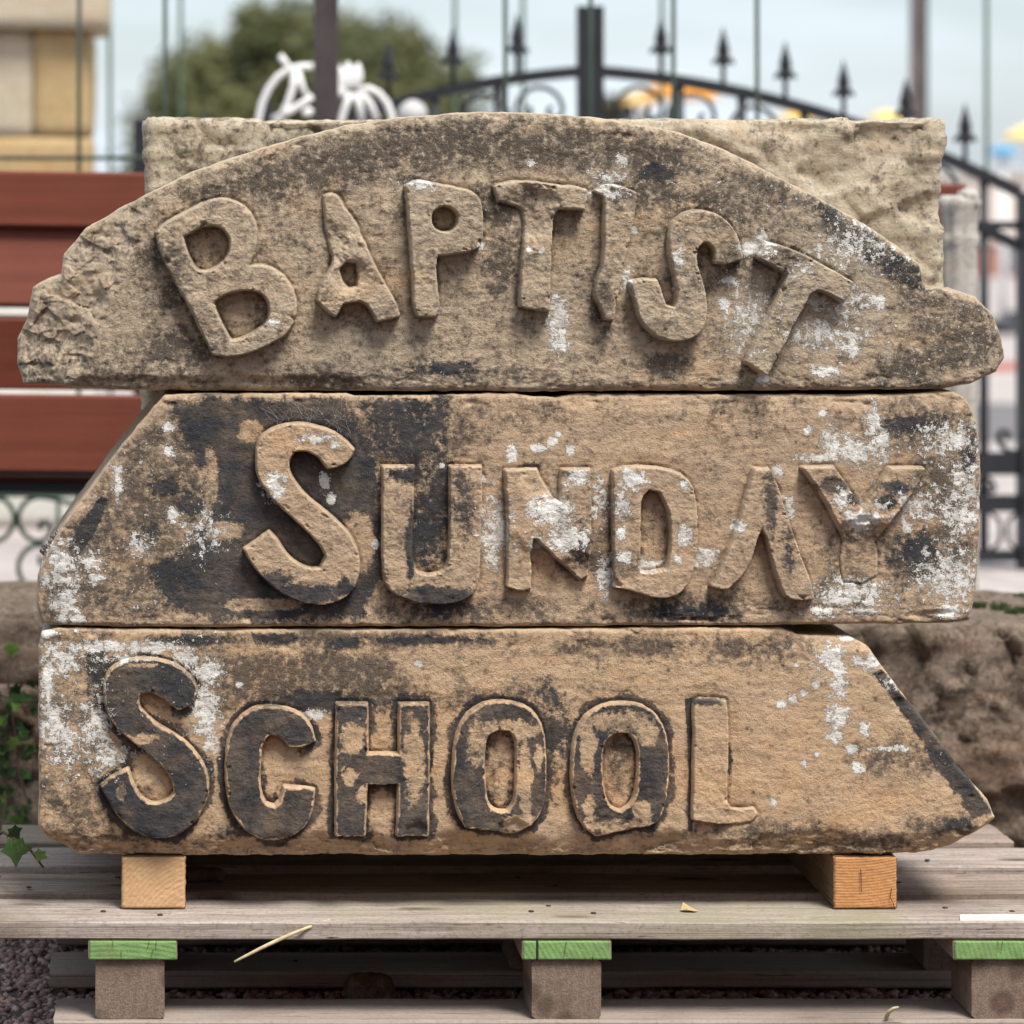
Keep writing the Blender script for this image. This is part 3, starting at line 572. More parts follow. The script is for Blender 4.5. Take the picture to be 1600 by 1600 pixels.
# ---- middle stone: SUNDAY
mid = dict(ls0=0.26, seed=5.3, mat='sand_mid', depth=0.24, lh=23, lr=2.0, edge=8, rough=2.4, relief=1.0, dirt0=0.20,
  label='long sandstone block with raised letters SUNDAY and black crust, middle of the carved stack',
  outline=[(64,977),(56,945),(58,900),(70,862),(100,820),(140,766),(180,711),(215,666),(258,617),(300,615),(540,615),(555,619),(800,615),(840,620),(870,621),(900,616),(1100,617),(1400,617),(1492,612),(1512,624),(1530,660),(1536,720),(1535,800),(1532,880),(1525,940),(1519,970),(1480,975),(1200,977),(800,979),(400,980),(200,980)],
  letters=[
   dict(c='S', smooth=2, soot=[e(480,925,62,16,.7), e(430,905,24,16,.6), e(540,915,14,16,.5)], outer=[(400,715),(402,690),(418,672),(450,660),(490,663),(528,677),(553,701),(547,716),(530,728),(511,731),(500,715),(480,702),(460,704),(449,720),(453,742),(472,768),(502,793),(537,822),(557,852),(562,882),(556,912),(540,932),(515,942),(480,942),(448,931),(418,910),(398,885),(381,857),(421,829),(435,845),(449,868),(476,887),(500,886),(509,868),(500,849),(476,824),(440,793),(413,763),(401,740)]),
   dict(c='U', smooth=1, soot=[e(680,928,62,16,.8), e(640,855,8,60,.6), e(722,790,14,45,.25), e(630,740,30,10,.3)], outer=k5([(289,438),(360,438),(432,438),(427,600),(420,850),(430,910),(470,937),(540,937),(580,912),(597,850),(600,650),(598,438),(670,438),(744,438),(744,600),(737,800),(732,980),(690,1042),(600,1072),(480,1072),(370,1042),(306,1000),(289,900),(289,700)])),
   dict(c='N', smooth=0, rough=3.0, erode=[(845,740,40,0.5),(790,880,50,0.7),(900,890,30,0.6),(860,735,20,0.3)], soot=[e(905,850,14,30,.3)], outer=k5([(853,455),(1000,450),(1030,510),(1075,592),(1108,602),(1113,450),(1244,450),(1249,600),(1246,800),(1237,945),(1200,962),(1170,932),(1110,880),(1050,820),(1000,768),(980,768),(970,850),(972,1000),(920,1008),(862,995),(868,850),(868,650)])),
   dict(c='D', smooth=1, rough=2.2, soot=[], outer=[(956,734),(980,727),(1040,731),(1070,744),(1084,770),(1088,820),(1084,880),(1070,916),(1050,931),(1020,933),(990,922),(959,915),(957,850)], holes=[[(998,892),(998,800),(1000,775),(1012,764),(1028,767),(1041,790),(1047,820),(1045,870),(1039,887),(1015,894)]]),
   dict(c='A', smooth=1, soot=[e(1200,775,9,45,.4), e(1228,850,10,30,.3)], outer=k6([(468,403),(530,403),(556,450),(582,530),(622,650),(662,770),(702,870),(718,943),(640,948),(598,937),(573,880),(543,780),(520,690),(500,655),(480,690),(460,770),(430,830),(390,880),(350,907),(288,891),(320,840),(360,740),(400,640),(440,500)])),
   dict(c='Y', smooth=0, soot=[e(1300,757,22,14,.7), e(1330,775,14,12,.5), e(1395,760,34,9,.45), e(1380,780,16,12,.4)], outer=k6([(668,398),(800,395),(840,450),(915,572),(1000,450),(1030,400),(1177,400),(1120,510),(1050,600),(1000,675),(975,705),(985,760),(985,850),(930,880),(850,870),(838,780),(850,700),(820,640),(780,560),(725,470)]), erode=[(1345,892,84,0.015)])],
  soot=[('p',[(262,648),(285,628),(330,621),(540,622),(548,650),(585,700),(598,800),(600,900),(560,965),(430,972),(300,965),(255,930),(225,890),(300,850),(330,800),(320,740),(290,690)],56,0.95), ('n',328,745,12,45), ('n',392,672,20,18), ('n',270,655,14,10), ('n',560,850,24,50), ('n',405,945,60,10), ('n',350,830,30,14),
        ('p',[(108,858),(125,815),(158,775),(170,780),(150,830),(125,868)],14,0.9), e(255,760,22,14,.5), e(300,790,20,25,.5), e(235,830,16,10,.4), e(215,840,10,14,.4),
        ('p',[(560,625),(700,622),(705,650),(690,700),(720,760),(700,800),(660,760),(600,720)],60,0.6), e(670,820,30,60,.35), e(690,950,30,14,.3), e(1430,665,60,18,.35), e(1440,870,44,34,.35), e(1515,710,12,40,.4), e(620,770,14,50,.4), e(1080,955,60,12,.35), e(830,730,20,8,.5)],
  lichen=[e(858,795,45,30,.8), e(885,840,36,26,.85), e(900,745,20,14,.8), e(835,845,16,20,.6), e(775,825,26,48,.42), e(800,710,9,16,1), e(840,700,14,8,1), e(863,690,11,9,1), e(891,703,8,11,1), e(871,678,6,5,1), e(428,757,18,28,.8), e(490,684,28,9,.7), e(522,692,13,8,.8), e(508,752,9,16,.7), e(516,778,8,10,.9), e(985,748,28,18,.85), e(968,785,15,28,.6), e(965,830,10,12,.9), e(972,868,14,12,.8), e(1066,835,14,18,.9), e(1066,755,10,8,.9), e(1055,872,9,9,.9), e(1015,882,26,10,.6), e(935,780,12,30,.45), e(945,900,14,28,.5), e(1105,872,20,16,.7), e(1152,823,13,12,.8), e(1215,735,11,10,.8), e(1235,793,11,18,.5),
          e(1300,690,16,26,.5), e(1338,705,44,22,.5), e(1280,716,36,7,.6), e(1366,660,13,25,.6), e(1380,690,12,24,.6), e(1262,672,8,7,.8), e(1285,647,7,7,.9), e(1340,812,30,26,.75), e(1312,778,18,18,.6), e(1370,790,18,10,.5), e(1335,925,50,24,.45), e(1312,938,40,8,.7), e(1350,955,26,6,.7), e(1482,900,46,38,.38), e(1440,790,46,20,.25), e(1500,805,32,30,.4), e(1480,690,36,24,.3), e(1505,760,20,40,.3), e(1485,955,20,12,.6), e(1418,825,8,9,.9), e(1285,955,24,10,.5),
          e(95,885,26,40,.5), e(100,945,22,30,.55), e(185,750,8,30,.5), e(140,880,20,16,.5), e(150,905,14,8,.6), e(262,668,9,9,.8), e(270,805,10,14,.7), e(262,705,10,10,.6), e(122,968,14,8,.8), e(220,850,16,16,.4), e(320,830,20,20,.2), e(586,850,6,8,.9), e(690,728,6,5,.9), e(755,750,4,5,.9), e(770,870,14,10,.7)],
  dirt=[e(1440,870,70,50,.7), e(1080,950,140,26,.7), e(680,950,160,26,.6), e(640,680,110,60,.5), ('p',[(262,620),(330,640),(330,900),(250,970),(62,970),(62,880)],110,0.7), e(1430,670,90,40,.6), e(1480,800,60,150,.6), e(940,860,60,60,.4), e(1180,640,60,14,.3), e(670,820,40,70,.7), e(260,760,60,60,.5), e(860,640,30,14,.5), e(1340,900,60,60,.4)],
  speck=lambda x, y, sp: np.where((x > 1400) | (x < 250), 0.28+0.6*(sp-0.1), 0.05+0.55*sp))
def mid_shape(x, y, d):
    h = -9*np.clip(fbm(x*0.010, y*0.05, 8.0, 4, 0.6)-0.05, 0, 1)*sstep(930, 977, y)*sstep(900, 1100, x)*3
    h = h - 10*sstep(648, 618, y + 8*fbm(x*0.02, x*0.0, 1.0, 3))*sstep(820, 900, x)*(0.5+0.5*np.clip(fbm(x*0.02, y*0.06, 3.0, 4), -1, 1))
    return h - 18*sstep(130, 56, x)**2 - 10*sstep(1505, 1540, x)**2
mid['shape'] = mid_shape
# ---- lower stone: SCHOOL
low = dict(seed=9.1, mat='sand_low', depth=0.26, lh=17, lr=1.5, edge=7, rough=2.4, relief=0.85, dirt0=0.10,
  label='long ochre sandstone block with raised letters SCHOOL, lowest of the carved stack on timbers',
  outline=[(60,1010),(64,988),(90,982),(300,984),(700,984),(900,983),(1100,981),(1222,982),(1250,993),(1330,996),(1358,1012),(1400,1070),(1450,1132),(1500,1200),(1545,1250),(1557,1278),(1530,1300),(1490,1325),(1440,1337),(1380,1340),(1200,1339),(1000,1340),(700,1341),(500,1340),(400,1341),(200,1341),(120,1338),(75,1316),(60,1290),(60,1150)],
  letters=[
   dict(c='S', smooth=2, face=0.95, soot=[], wear=3, scr=0.7, bare=[(212,1152,30,8),(225,1036,22,4),(188,1235,8,12)], outer=q1([(480,400),(490,340),(530,290),(600,263),(690,258),(780,273),(862,320),(914,390),(908,442),(870,482),(825,497),(790,470),(740,430),(690,410),(650,420),(640,460),(660,510),(720,560),(800,608),(872,658),(932,730),(963,810),(963,900),(922,992),(860,1052),(790,1087),(700,1087),(620,1062),(548,990),(508,920),(468,850),(520,808),(592,768),(612,830),(640,890),(690,930),(760,930),(810,880),(800,820),(760,760),(690,700),(610,640),(530,570),(490,490)])),
   dict(c='C', smooth=1, face=0.95, soot=[], wear=4, scr=0.9, outer=q1([(1043,720),(1058,620),(1088,560),(1140,508),(1210,478),(1300,483),(1382,508),(1434,560),(1458,642),(1400,667),(1338,667),(1320,640),(1290,615),(1250,610),(1220,635),(1205,700),(1200,800),(1205,880),(1230,930),(1270,940),(1300,910),(1313,850),(1385,856),(1453,866),(1448,950),(1422,1022),(1370,1072),(1290,1102),(1210,1098),(1130,1052),(1068,960),(1048,860)])),
   dict(c='H', smooth=0, face=0.85, soot=[], wear=4, scr=0.8, bare=[(646,1185,16,62),(550,1150,18,24),(545,1210,10,14),(565,1240,8,12)], outer=q2([(70,423),(197,423),(197,630),(328,630),(328,423),(452,423),(452,700),(449,972),(320,972),(325,755),(195,755),(187,972),(66,972),(64,700)]), erode=[(648,1300,20,0.6)]),
   dict(c='O', smooth=1, face=0.85, soot=[], wear=4, scr=0.7, bare=[(745,1155,13,34),(795,1138,42,16),(818,1220,11,60),(812,1285,28,16),(840,1180,7,20)], outer=q2([(553,650),(563,560),(598,478),(660,428),(740,410),(830,423),(892,460),(927,530),(939,640),(937,780),(917,882),(860,942),(790,967),(730,947),(608,937),(568,870),(550,760)]), holes=[q2([(685,590),(700,550),(740,530),(790,535),(815,570),(815,700),(810,830),(780,870),(730,870),(690,830),(682,700)])], erode=[(800,1300,26,0.5)]),
   dict(c='O', smooth=1, face=0.85, soot=[], wear=4, scr=0.7, bare=[(917,1165,12,46),(972,1122,46,16),(1010,1145,16,18),(968,1290,60,12),(921,1258,9,22),(1000,1265,16,14)], outer=q2([(1043,680),(1053,570),(1088,488),(1150,438),(1230,416),(1320,423),(1392,463),(1432,530),(1449,620),(1447,760),(1427,872),(1385,927),(1290,942),(1150,977),(1088,922),(1053,830)]), holes=[q2([(1170,620),(1190,565),(1230,540),(1280,540),(1315,580),(1325,660),(1315,780),(1295,840),(1250,870),(1200,850),(1175,780)])], erode=[(960,1300,50,0.55)]),
   dict(c='L', smooth=0, soot=[e(1100,1095,30,5,.3)], h=14, rough=1.6, outer=q3([(122,558),(150,546),(267,553),(274,650),(277,800),(267,900),(270,1000),(287,1037),(340,1042),(390,1036),(408,1062),(385,1092),(340,1100),(230,1103),(118,1083),(120,900),(124,700)]), erode=[(1195,1262,66,0.18),(1170,1280,40,0.4)])],
  soot=[('p',[(1362,1052),(1378,1046),(1465,1145),(1552,1268),(1520,1280),(1470,1212),(1415,1120)],14,0.9), ('n',1430,1165,14,12), ('n',1490,1250,16,10), e(290,1000,60,8,.4), e(430,997,40,8,.5), e(540,1005,30,8,.4), e(660,1000,90,6,.4), e(640,1098,36,10,.5), e(500,1095,60,18,.6), e(560,1110,30,20,.5), e(460,1260,14,30,.4), e(150,1050,16,50,.5), ('p',[(1070,1092),(1088,1090),(1086,1150),(1082,1300),(1074,1300),(1076,1200)],7,0.8), e(1105,1093,26,4,.6), e(1140,1180,4,30,.4), e(860,1150,26,70,.3), e(1500,1285,20,10,.4), e(380,1300,40,10,.3)],
  lichen=[e(100,1030,34,22,.42), e(75,1060,10,60,.5), e(85,1130,22,40,.38), e(100,1160,26,30,.3), e(160,1010,50,10,.5), e(190,1030,50,9,.6), e(235,1012,60,10,.65), e(290,1030,22,16,.6), e(322,1050,26,20,.6), e(322,1110,22,50,.55), e(330,1160,12,16,.6), e(150,1140,22,46,.4), e(170,1185,24,20,.35), e(165,1080,6,30,.5), e(490,1118,18,10,.8), e(375,1070,6,5,.9), e(655,1038,6,6,.9), e(1300,1030,24,24,.6), e(1310,1060,14,50,.5), e(1355,1035,24,12,.45), e(1310,1120,20,20,.55), e(1305,1150,14,12,.6), e(1350,1140,9,12,.6), e(1222,1100,9,7,.9), e(1240,1092,9,7,.9), e(1256,1084,8,6,.9), e(1274,1070,9,7,.9), e(1245,1040,6,4,.7), e(1330,1172,10,8,.8), e(1340,1200,12,10,.7), e(1256,1193,8,5,.8), e(1276,1178,6,5,.8), e(1390,1170,34,5,.5), e(1208,1254,7,9,.7), e(1395,1068,14,10,.6), e(1325,998,14,6,.8), e(75,990,14,7,.6)],
  dirt=[('p',[(345,1020),(600,1018),(645,1060),(630,1105),(540,1110),(360,1105)],40,0.85), e(400,1090,60,30,.6), ('p',[(58,985),(170,990),(180,1100),(170,1250),(150,1310),(60,1310)],90,0.62), e(330,1060,60,60,.6), e(160,1240,60,40,.5), e(330,1000,60,14,.8), e(560,1000,240,14,.7), e(1000,1010,120,18,.45), e(1180,1015,90,20,.55), e(1200,1300,110,16,.6), e(1360,1315,80,14,.6), e(1400,1180,60,20,.4), e(120,1270,60,24,.45), e(200,1310,90,14,.5), e(700,1090,120,20,.3), e(1480,1290,60,18,.7), e(760,1180,20,60,.25), e(965,1180,20,60,.25)],
  speck=lambda x, y, sp: np.where((x < 345) & (y < 1230), 0.36+0.62*(sp-0.12), np.where(x > 1200, 0.16+0.55*sp, 0.0+0.55*sp)))
def low_halo(x, y, LS):
    wd = np.interp(x, [60, 340, 350, 500, 700, 1060, 1075, 1100], [16, 14, 15, 13, 15, 14, 8, 0])*(1+1.1*fbm(x*0.02, y*0.02, 3.0, 3))
    f = np.clip(np.where(LS > -90, 0.5+(wd*0.8+LS)/22.0, 0), 0, 0.68)*(x < 1085)*(x > 120)
    for cx, cy, rx, ry in [(780, 1195, 24, 66), (966, 1200, 26, 66), (440, 1185, 32, 58), (240, 1092, 30, 24), (238, 1218, 38, 38), (596, 1275, 20, 42), (598, 1160, 18, 22)]:
        q = np.sqrt(((x-cx)/rx)**2+((y-cy)/ry)**2); f = np.minimum(f, np.clip(0.5-0.6*(1-q), 0, 1))
    return f
low['halo'] = low_halo
def low_shape(x, y, d):
    edge = 1296+26*fbm(x*0.012, x*0.0, 2.0, 3)+np.where(x > 1100, 0, 0)
    b = sstep(0, 46, y-edge)
    h = -b*(16+9*ridge(x*0.02, y*0.05, 1.0, 4))+b*(9*fbm(x*0.03, y*0.12, 3.0, 5, 0.68)+3.5*ridge(x*0.09, y*0.2, 5.0, 3)-1+facets(x, y*2.2, 60.0, 4.0, 6.0)*sstep(1270, 1290, y))
    h = h - 22*sstep(1290, 1335, y)*sstep(110, 60, x + 0.8*(1310-y))
    h = h - 8*sstep(1020, 996, y)*sstep(1180, 1260, x)
    return h
low['shape'] = low_shape
STONES = [carved_stone(s_) for s_ in (top, mid, low)]

# ================================================================== the place: ground, yard, wall
def struct(o): o['kind'] = 'structure'; return o
def ground_mat(name, a, b_, c, sc=40, bumpd=0.004):
    m, n, b = newmat(name); t = NT(n); n1 = t.noise(0.7, 5, 0.6); n2 = t.noise(sc, 5, 0.7); v = t.vor(sc*2.2)
    col = t.mix(t.rng(n1, 0.35, 0.65), a, b_); col = t.mix(t.rng(n2, 0.45, 0.68), col, c); col = t.mix(t.m('MULTIPLY', t.rng(v, 0.3, 0.6), 0.5), col, c)
    n.links.new(col, b.inputs['Base Color']); t.bump(b, [(v, 0.8, bumpd), (n2, 0.5, bumpd)]); return m
M['grit'] = ground_mat('grit_ground', (0.11, 0.085, 0.078), (0.15, 0.12, 0.11), (0.055, 0.042, 0.038))
M['yard'] = ground_mat('pale_concrete_yard', (0.40, 0.35, 0.335), (0.46, 0.41, 0.39), (0.33, 0.29, 0.275), sc=6)
gb = MB(); gb.add([(-400,-60,0),(400,-60,0),(400,600,0),(-400,600,0)], [(0,1,2,3)]); struct(gb.build('ground', M['grit'], smooth=False))
yb = MB(); yb.box((-60, 1.52, 0.002), (60, 160, 0.12)); struct(yb.build('yard_paving', M['yard'], smooth=False))

# gravel under and around the pallet
def pebbles(n, x0, x1, y0, y1):
    ph = (1+5**0.5)/2
    ico = np.array([(-1,ph,0),(1,ph,0),(-1,-ph,0),(1,-ph,0),(0,-1,ph),(0,1,ph),(0,-1,-ph),(0,1,-ph),(ph,0,-1),(ph,0,1),(-ph,0,-1),(-ph,0,1)], float); ico /= np.linalg.norm(ico[0])
    fi = np.array([(0,11,5),(0,5,1),(0,1,7),(0,7,10),(0,10,11),(1,5,9),(5,11,4),(11,10,2),(10,7,6),(7,1,8),(3,9,4),(3,4,2),(3,2,6),(3,6,8),(3,8,9),(4,9,5),(2,4,11),(6,2,10),(8,6,7),(9,8,1)])
    rs = np.random.RandomState(3)
    c = np.stack([rs.uniform(x0, x1, n), rs.uniform(y0, y1, n), np.zeros(n)], 1)
    r = 0.0026+0.0034*rs.rand(n)**1.6+0.003*(rs.rand(n) > 0.95)
    sc = np.stack([r*rs.uniform(0.9, 1.5, n), r*rs.uniform(0.8, 1.2, n), r*rs.uniform(0.55, 0.95, n)], 1)
    c[:, 2] = sc[:, 2]*0.55+0.006*np.clip(fbm(c[:, 0]*9, c[:, 1]*9, 0, 3), -0.3, 1)
    P = ico[None]*(1+rs.uniform(-0.22, 0.22, (n, 12, 1)))
    a = rs.uniform(0, 6.28, n); tl = rs.uniform(-0.6, 0.6, n)
    P = P*sc[:, None]
    x, z = P[..., 0]*np.cos(tl)[:, None]-P[..., 2]*np.sin(tl)[:, None], P[..., 0]*np.sin(tl)[:, None]+P[..., 2]*np.cos(tl)[:, None]
    X = x*np.cos(a)[:, None]-P[..., 1]*np.sin(a)[:, None]; Y = x*np.sin(a)[:, None]+P[..., 1]*np.cos(a)[:, None]
    V = np.stack([X, Y, z], -1)+c[:, None]
    F = (fi[None]+12*np.arange(n)[:, None, None]).reshape(-1, 3)
    tone = np.repeat(rs.rand(n), 12)
    return V.reshape(-1, 3), F, tone
m, n_, b_ = newmat('gravel_stone'); t = NT(n_); tn = t.attr('tone')
col = t.mix(t.rng(tn, 0.0, 0.6), (0.20, 0.135, 0.115), (0.40, 0.28, 0.245)); col = t.mix(t.rng(tn, 0.88, 0.95), col, (0.52, 0.44, 0.41)); col = t.mix(t.m('MULTIPLY', t.noise(300, 3, 0.7), 0.4), col, (0.06, 0.05, 0.045))
n_.links.new(col, b_.inputs['Base Color']); M['gravel'] = m
V, F, tone = pebbles(42000, -0.95, 1.15, -0.42, 0.82)
g = mesh_obj('gravel', V, F, M['gravel'], None, True, {'tone': tone}); tag(g, 'reddish grey gravel under the timber pallet', 'gravel', kind='stuff')

# low rubble wall behind the pallet
wall = empty('rubble_wall', (0.2, 1.1, 0), 'low wall of huge rough brown stones behind the pallet', 'wall')
def wall_attr(sd0):
    def f(V): return dict(dirt=0.25+0.5*fbm(V[:, 0]*5+sd0, V[:, 1]*5, V[:, 2]*5, 4), lichen=-0.12+0.45*fbm(V[:, 0]*28, V[:, 1]*28, V[:, 2]*28+sd0, 3), soot=0*V[:, 0])
    return f
for i, (x0, x1, z0, z1, y0, y1, am) in enumerate([(0.46, 1.62, 0.0, 0.408, 0.80, 1.19, 0.030), (-0.10, 0.445, 0.0, 0.40, 0.84, 1.2, 0.03), (-0.56, -0.115, 0.0, 0.41, 0.86, 1.2, 0.03), (-1.25, -0.55, 0.30, 0.427, 0.83, 1.22, 0.012), (-1.25, -0.575, 0.0, 0.305, 0.85, 1.2, 0.035)]):
    rock_box('wall_stone', (x0, y0, z0), (x1, y1, z1), M['wall_stone'], wall, step=0.009, rad=0.03, amp=am, freq=4.2, fine=0.008, bed=1.3, seed=3.3+i*5.7, faceamp=0.15, attrs_fn=wall_attr(i), flake=(0.11, 0.015 if am > 0.02 else 0.003))

# moss cushions growing on the wall top
M['moss'] = plain('moss', (0.05, 0.075, 0.025), 0.95, var=0.5, nsc=60)
for i, (px, py, y) in enumerate([(1528, 950, 0.98), (1562, 952, 0.96), (1580, 966, 0.9), (1596, 940, 1.08), (1596, 958, 0.93)]):
    p = W(px, py, y); p.z = 0.408
    r0 = rnd.uniform(0.006, 0.012)
    bm_ = MB()
    for k in range(60):
        a = rnd.uniform(0, 6.28); q = r0*math.sqrt(rnd.random()); hgt = r0*rnd.uniform(0.6, 1.3)
        c0 = Vector((p.x+1.4*q*math.cos(a), p.y+q*math.sin(a), p.z-0.004)); d = Vector((rnd.uniform(-1, 1)*0.006, rnd.uniform(-1, 1)*0.006, hgt+0.006))
        bm_.add([c0+Vector((-0.002, 0, 0)), c0+Vector((0.002, 0.001, 0)), c0+d+Vector((0.001, 0, 0)), c0+d], [(0, 1, 2, 3)])
    o = bm_.build('moss_cushion', M['moss'], smooth=False); tag(o, 'small green moss cushion on the top of the brown wall stone', 'moss', 'moss on the wall')

# ================================================================== the pallet
DZ = 0.1545; PY = -0.055
pal = empty('pallet', (0.06, 0.35, 0.0), 'weathered grey timber pallet with green painted stringer ends, carrying the stones', 'pallet')
sp = S(PY)
def xp(px): return CAMX+(px-VX)*sp
x0p, x1p = xp(6), xp(1762)
rs_ = random.Random(4)
for i in range(4):
    y0 = PY+i*0.160
    if i: y0 += 0.014
    plank('deck_board', (min(x0p, W(-8, 0, y0).x)+rs_.uniform(0, 0.006)*(i > 0), y0, DZ-0.022), (x1p-rs_.uniform(0, 0.01), y0+[0.125, 0.118, 0.12, 0.125][i], DZ-[0, 0.002, 0.0005, 0.001][i]), M[['deck', 'deck_brown', 'deck', 'deck_brown'][i]], pal, axis=0, seed=i*3.1, rad=0.0018, wob=0.0013, bow=0.0018, endrough=0.004)
M['green_end'] = end_mat('green_painted_end', (0.175, 0.31, 0.105), (0.20, 0.345, 0.125), (0.17, 0.15, 0.09), (-0.5, -0.2), 0.006, crack=60, fibre=True)
M['block_end'] = end_mat('block_end_grain', (0.18, 0.13, 0.10), (0.245, 0.18, 0.14), (0.075, 0.048, 0.035), (-0.70, 0.10), 0.013, dist=9.0, knots=17)
strs = []
for i, (a_, b2) in enumerate([(138, 277), (816, 956), (1490, 1632)]):
    st_ = plank('stringer', (xp(a_), PY+0.003, DZ-0.0475), (xp(b2), PY+0.60, DZ-0.0225), M['deck_y'], pal, axis=1, seed=20+i, rad=0.002, wob=0.0009)
    # painted front end, a hair proud of the sawn wood
    gy = PY+0.0015; a3, b3 = xp(a_)+0.0005, xp(b2)-0.0005
    nx, nz = 60, 16; Vg = []; 
    for iz in range(nz+1):
        for ix in range(nx+1):
            u, v = ix/nx, iz/nz
            xx = a3+(b3-a3)*u; zz = DZ-0.0232-(0.0245)*v
            if iz == nz: zz += -0.0015*abs(float(fbm(np.array([xx*160.]), np.array([i*3.]), 0, 3)[0]))
            yy = gy+0.0012*float(fbm(np.array([xx*70.]), np.array([zz*60.+i]), 0, 3)[0])
            if ix in (0, nx) or iz in (0, nz): yy = gy+0.004
            Vg.append((xx, yy-0.0015, zz))
    Fg = [(r*(nx+1)+c_, (r+1)*(nx+1)+c_, (r+1)*(nx+1)+c_+1, r*(nx+1)+c_+1) for r in range(nz) for c_ in range(nx)]
    ge = mesh_obj('painted_end', Vg, Fg, M['green_end'], st_, True); ge['label'] = 'bright green painted end of a stringer board'
    # drying cracks
    for k in range([5, 1, 2][i]):
        cx = a3+(b3-a3)*rs_.uniform(0.15, 0.85) if i != 1 else a3+(b3-a3)*0.49; z1 = DZ-0.0236 if rs_.random() < 0.6 or i == 1 else DZ-0.034; ln = rs_.uniform(0.007, 0.013) if i != 1 else 0.022
        tilt = rs_.uniform(-0.004, 0.001)
        cb = MB(); cb.add([(cx-0.0004, gy-0.0034, z1), (cx+0.0004, gy-0.0034, z1), (cx+tilt+0.0002, gy-0.0034, z1-ln), (cx+tilt-0.0002, gy-0.0034, z1-ln)], [(0, 3, 2, 1)])
        cb.build('drying_crack', M['nail'], st_, smooth=False)
for j, yb_ in enumerate([PY+0.006, 0.20, 0.44]):
    for i, (a_, b2) in enumerate([(149, 257), (832, 940), (1520, 1628)]):
        plank('pallet_block', (xp(a_), yb_, 0.0335), (xp(b2), yb_+0.10, DZ-0.048), M['block_end'], pal, axis=1, seed=40+i+j*3, rad=0.004, wob=0.0011, seg=0.02, endrough=0.0012)
for j, yb_ in enumerate([PY, 0.195, 0.435]):
    plank('bottom_board', (xp([84, 66, 70][j]), yb_, 0.0105), (xp(1690), yb_+0.11, 0.033), M['low_board'], pal, axis=0, seed=60+j, rad=0.003, wob=0.0013, bow=0.001, endrough=0.003)
nm = MB(); nm.lathe([(0.0005, 0.0016), (0.0034, 0.0014), (0.0036, 0.0)], n=8)
nail0 = None
for (px, yy, zz) in [(35, 0.14, DZ), (1470, 0.17, DZ), (1500, 0.02, DZ), (225, 0.17, DZ), (240, 0.02, DZ), (870, 0.03, DZ), (900, 0.15, DZ), (478, 0.25, 0.033), (1505, 0.32, DZ), (1560, 0.31, DZ), (160, 0.0, DZ), (250, -0.02, DZ), (838, 0.0, DZ), (935, -0.01, DZ), (1600, 0.0, DZ), (180, 0.2, DZ), (845, 0.2, DZ)]:
    if nail0 is None: o = nm.build('nail', M['nail'], pal)
    else: o = link(nail0.copy()); 
    nail0 = nail0 or o; o.location = (xp(px)*1.0, yy, zz+0.0002)

# bearers of new sawn timber under the stones
TZ = CAMZ+(VY-1341.5)*PX
def bearer(pxa, pxb, mat, label, ln):
    xa, xb = CAMX+(pxa-VX)*S(0.012), CAMX+(pxb-VX)*S(0.012)
    root = empty('timber_bearer', ((xa+xb)/2, 0.1, DZ), label, 'timber', 'timbers between pallet and stones')
    plank('timber_side', (xa, 0.014, DZ+0.001), (xb, 0.012+ln, TZ), M['timber_side'], root, axis=1, seed=xa*9, rad=0.0025, wob=0.0012)
    nx, nz = 40, 34; Vg = []
    for iz in range(nz+1):
        for ix in range(nx+1):
            u, v = ix/nx, iz/nz; xx = xa+(xb-xa)*u; zz = DZ+0.001+(TZ-DZ-0.0012)*v
            fr = float(fbm(np.array([xx*210.]), np.array([zz*210.]), 1.0, 3)[0])
            rimx = ix in (0, nx); rimz = iz in (0, nz)
            if rimx: xx += fr*0.0016
            Vg.append((xx, 0.012+fr*0.0010+(0.0035 if rimx or rimz else 0), zz))
    Fg = [(r*(nx+1)+c_, r*(nx+1)+c_+1, (r+1)*(nx+1)+c_+1, (r+1)*(nx+1)+c_) for r in range(nz) for c_ in range(nx)]
    mesh_obj('sawn_end', Vg, Fg, mat, root, True)
    return root
M['end_a'] = end_mat('fresh_end_left', (0.55, 0.345, 0.185), (0.60, 0.39, 0.215), (0.45, 0.26, 0.13), (CAMX+(330-VX)*PX, DZ-0.05), 0.0055, dist=1.6)
M['end_b'] = end_mat('fresh_end_right', (0.46, 0.215, 0.085), (0.56, 0.29, 0.125), (0.34, 0.15, 0.06), (CAMX+(1330-VX)*PX, DZ+0.30), 0.0036, dist=0.8)
bearer(190, 290, M['end_a'], 'sawn timber bearer with pale orange end grain under the first S of SCHOOL', 0.50)
br = bearer(1303, 1402, M['end_b'], 'sawn timber bearer with reddish cracked end grain under the slanted end of the SCHOOL stone', 0.50)
ck = MB(); cxp = lambda px, py: W(px, py, 0.0095)
for a_, b2 in [((1393, 1388), (1391, 1402)), ((1391, 1402), (1396, 1412)), ((1396, 1412), (1398, 1424)), ((1345, 1358), (1346, 1394))]:
    p, q = cxp(*a_), cxp(*b2); ck = MB(); ck.add([p+Vector((-0.0006, 0, 0)), p+Vector((0.0006, 0, 0)), q+Vector((0.0004, 0, 0)), q+Vector((-0.0004, 0, 0))], [(0, 3, 2, 1)]); ck.build('drying_crack', M['nail'], br, smooth=False)

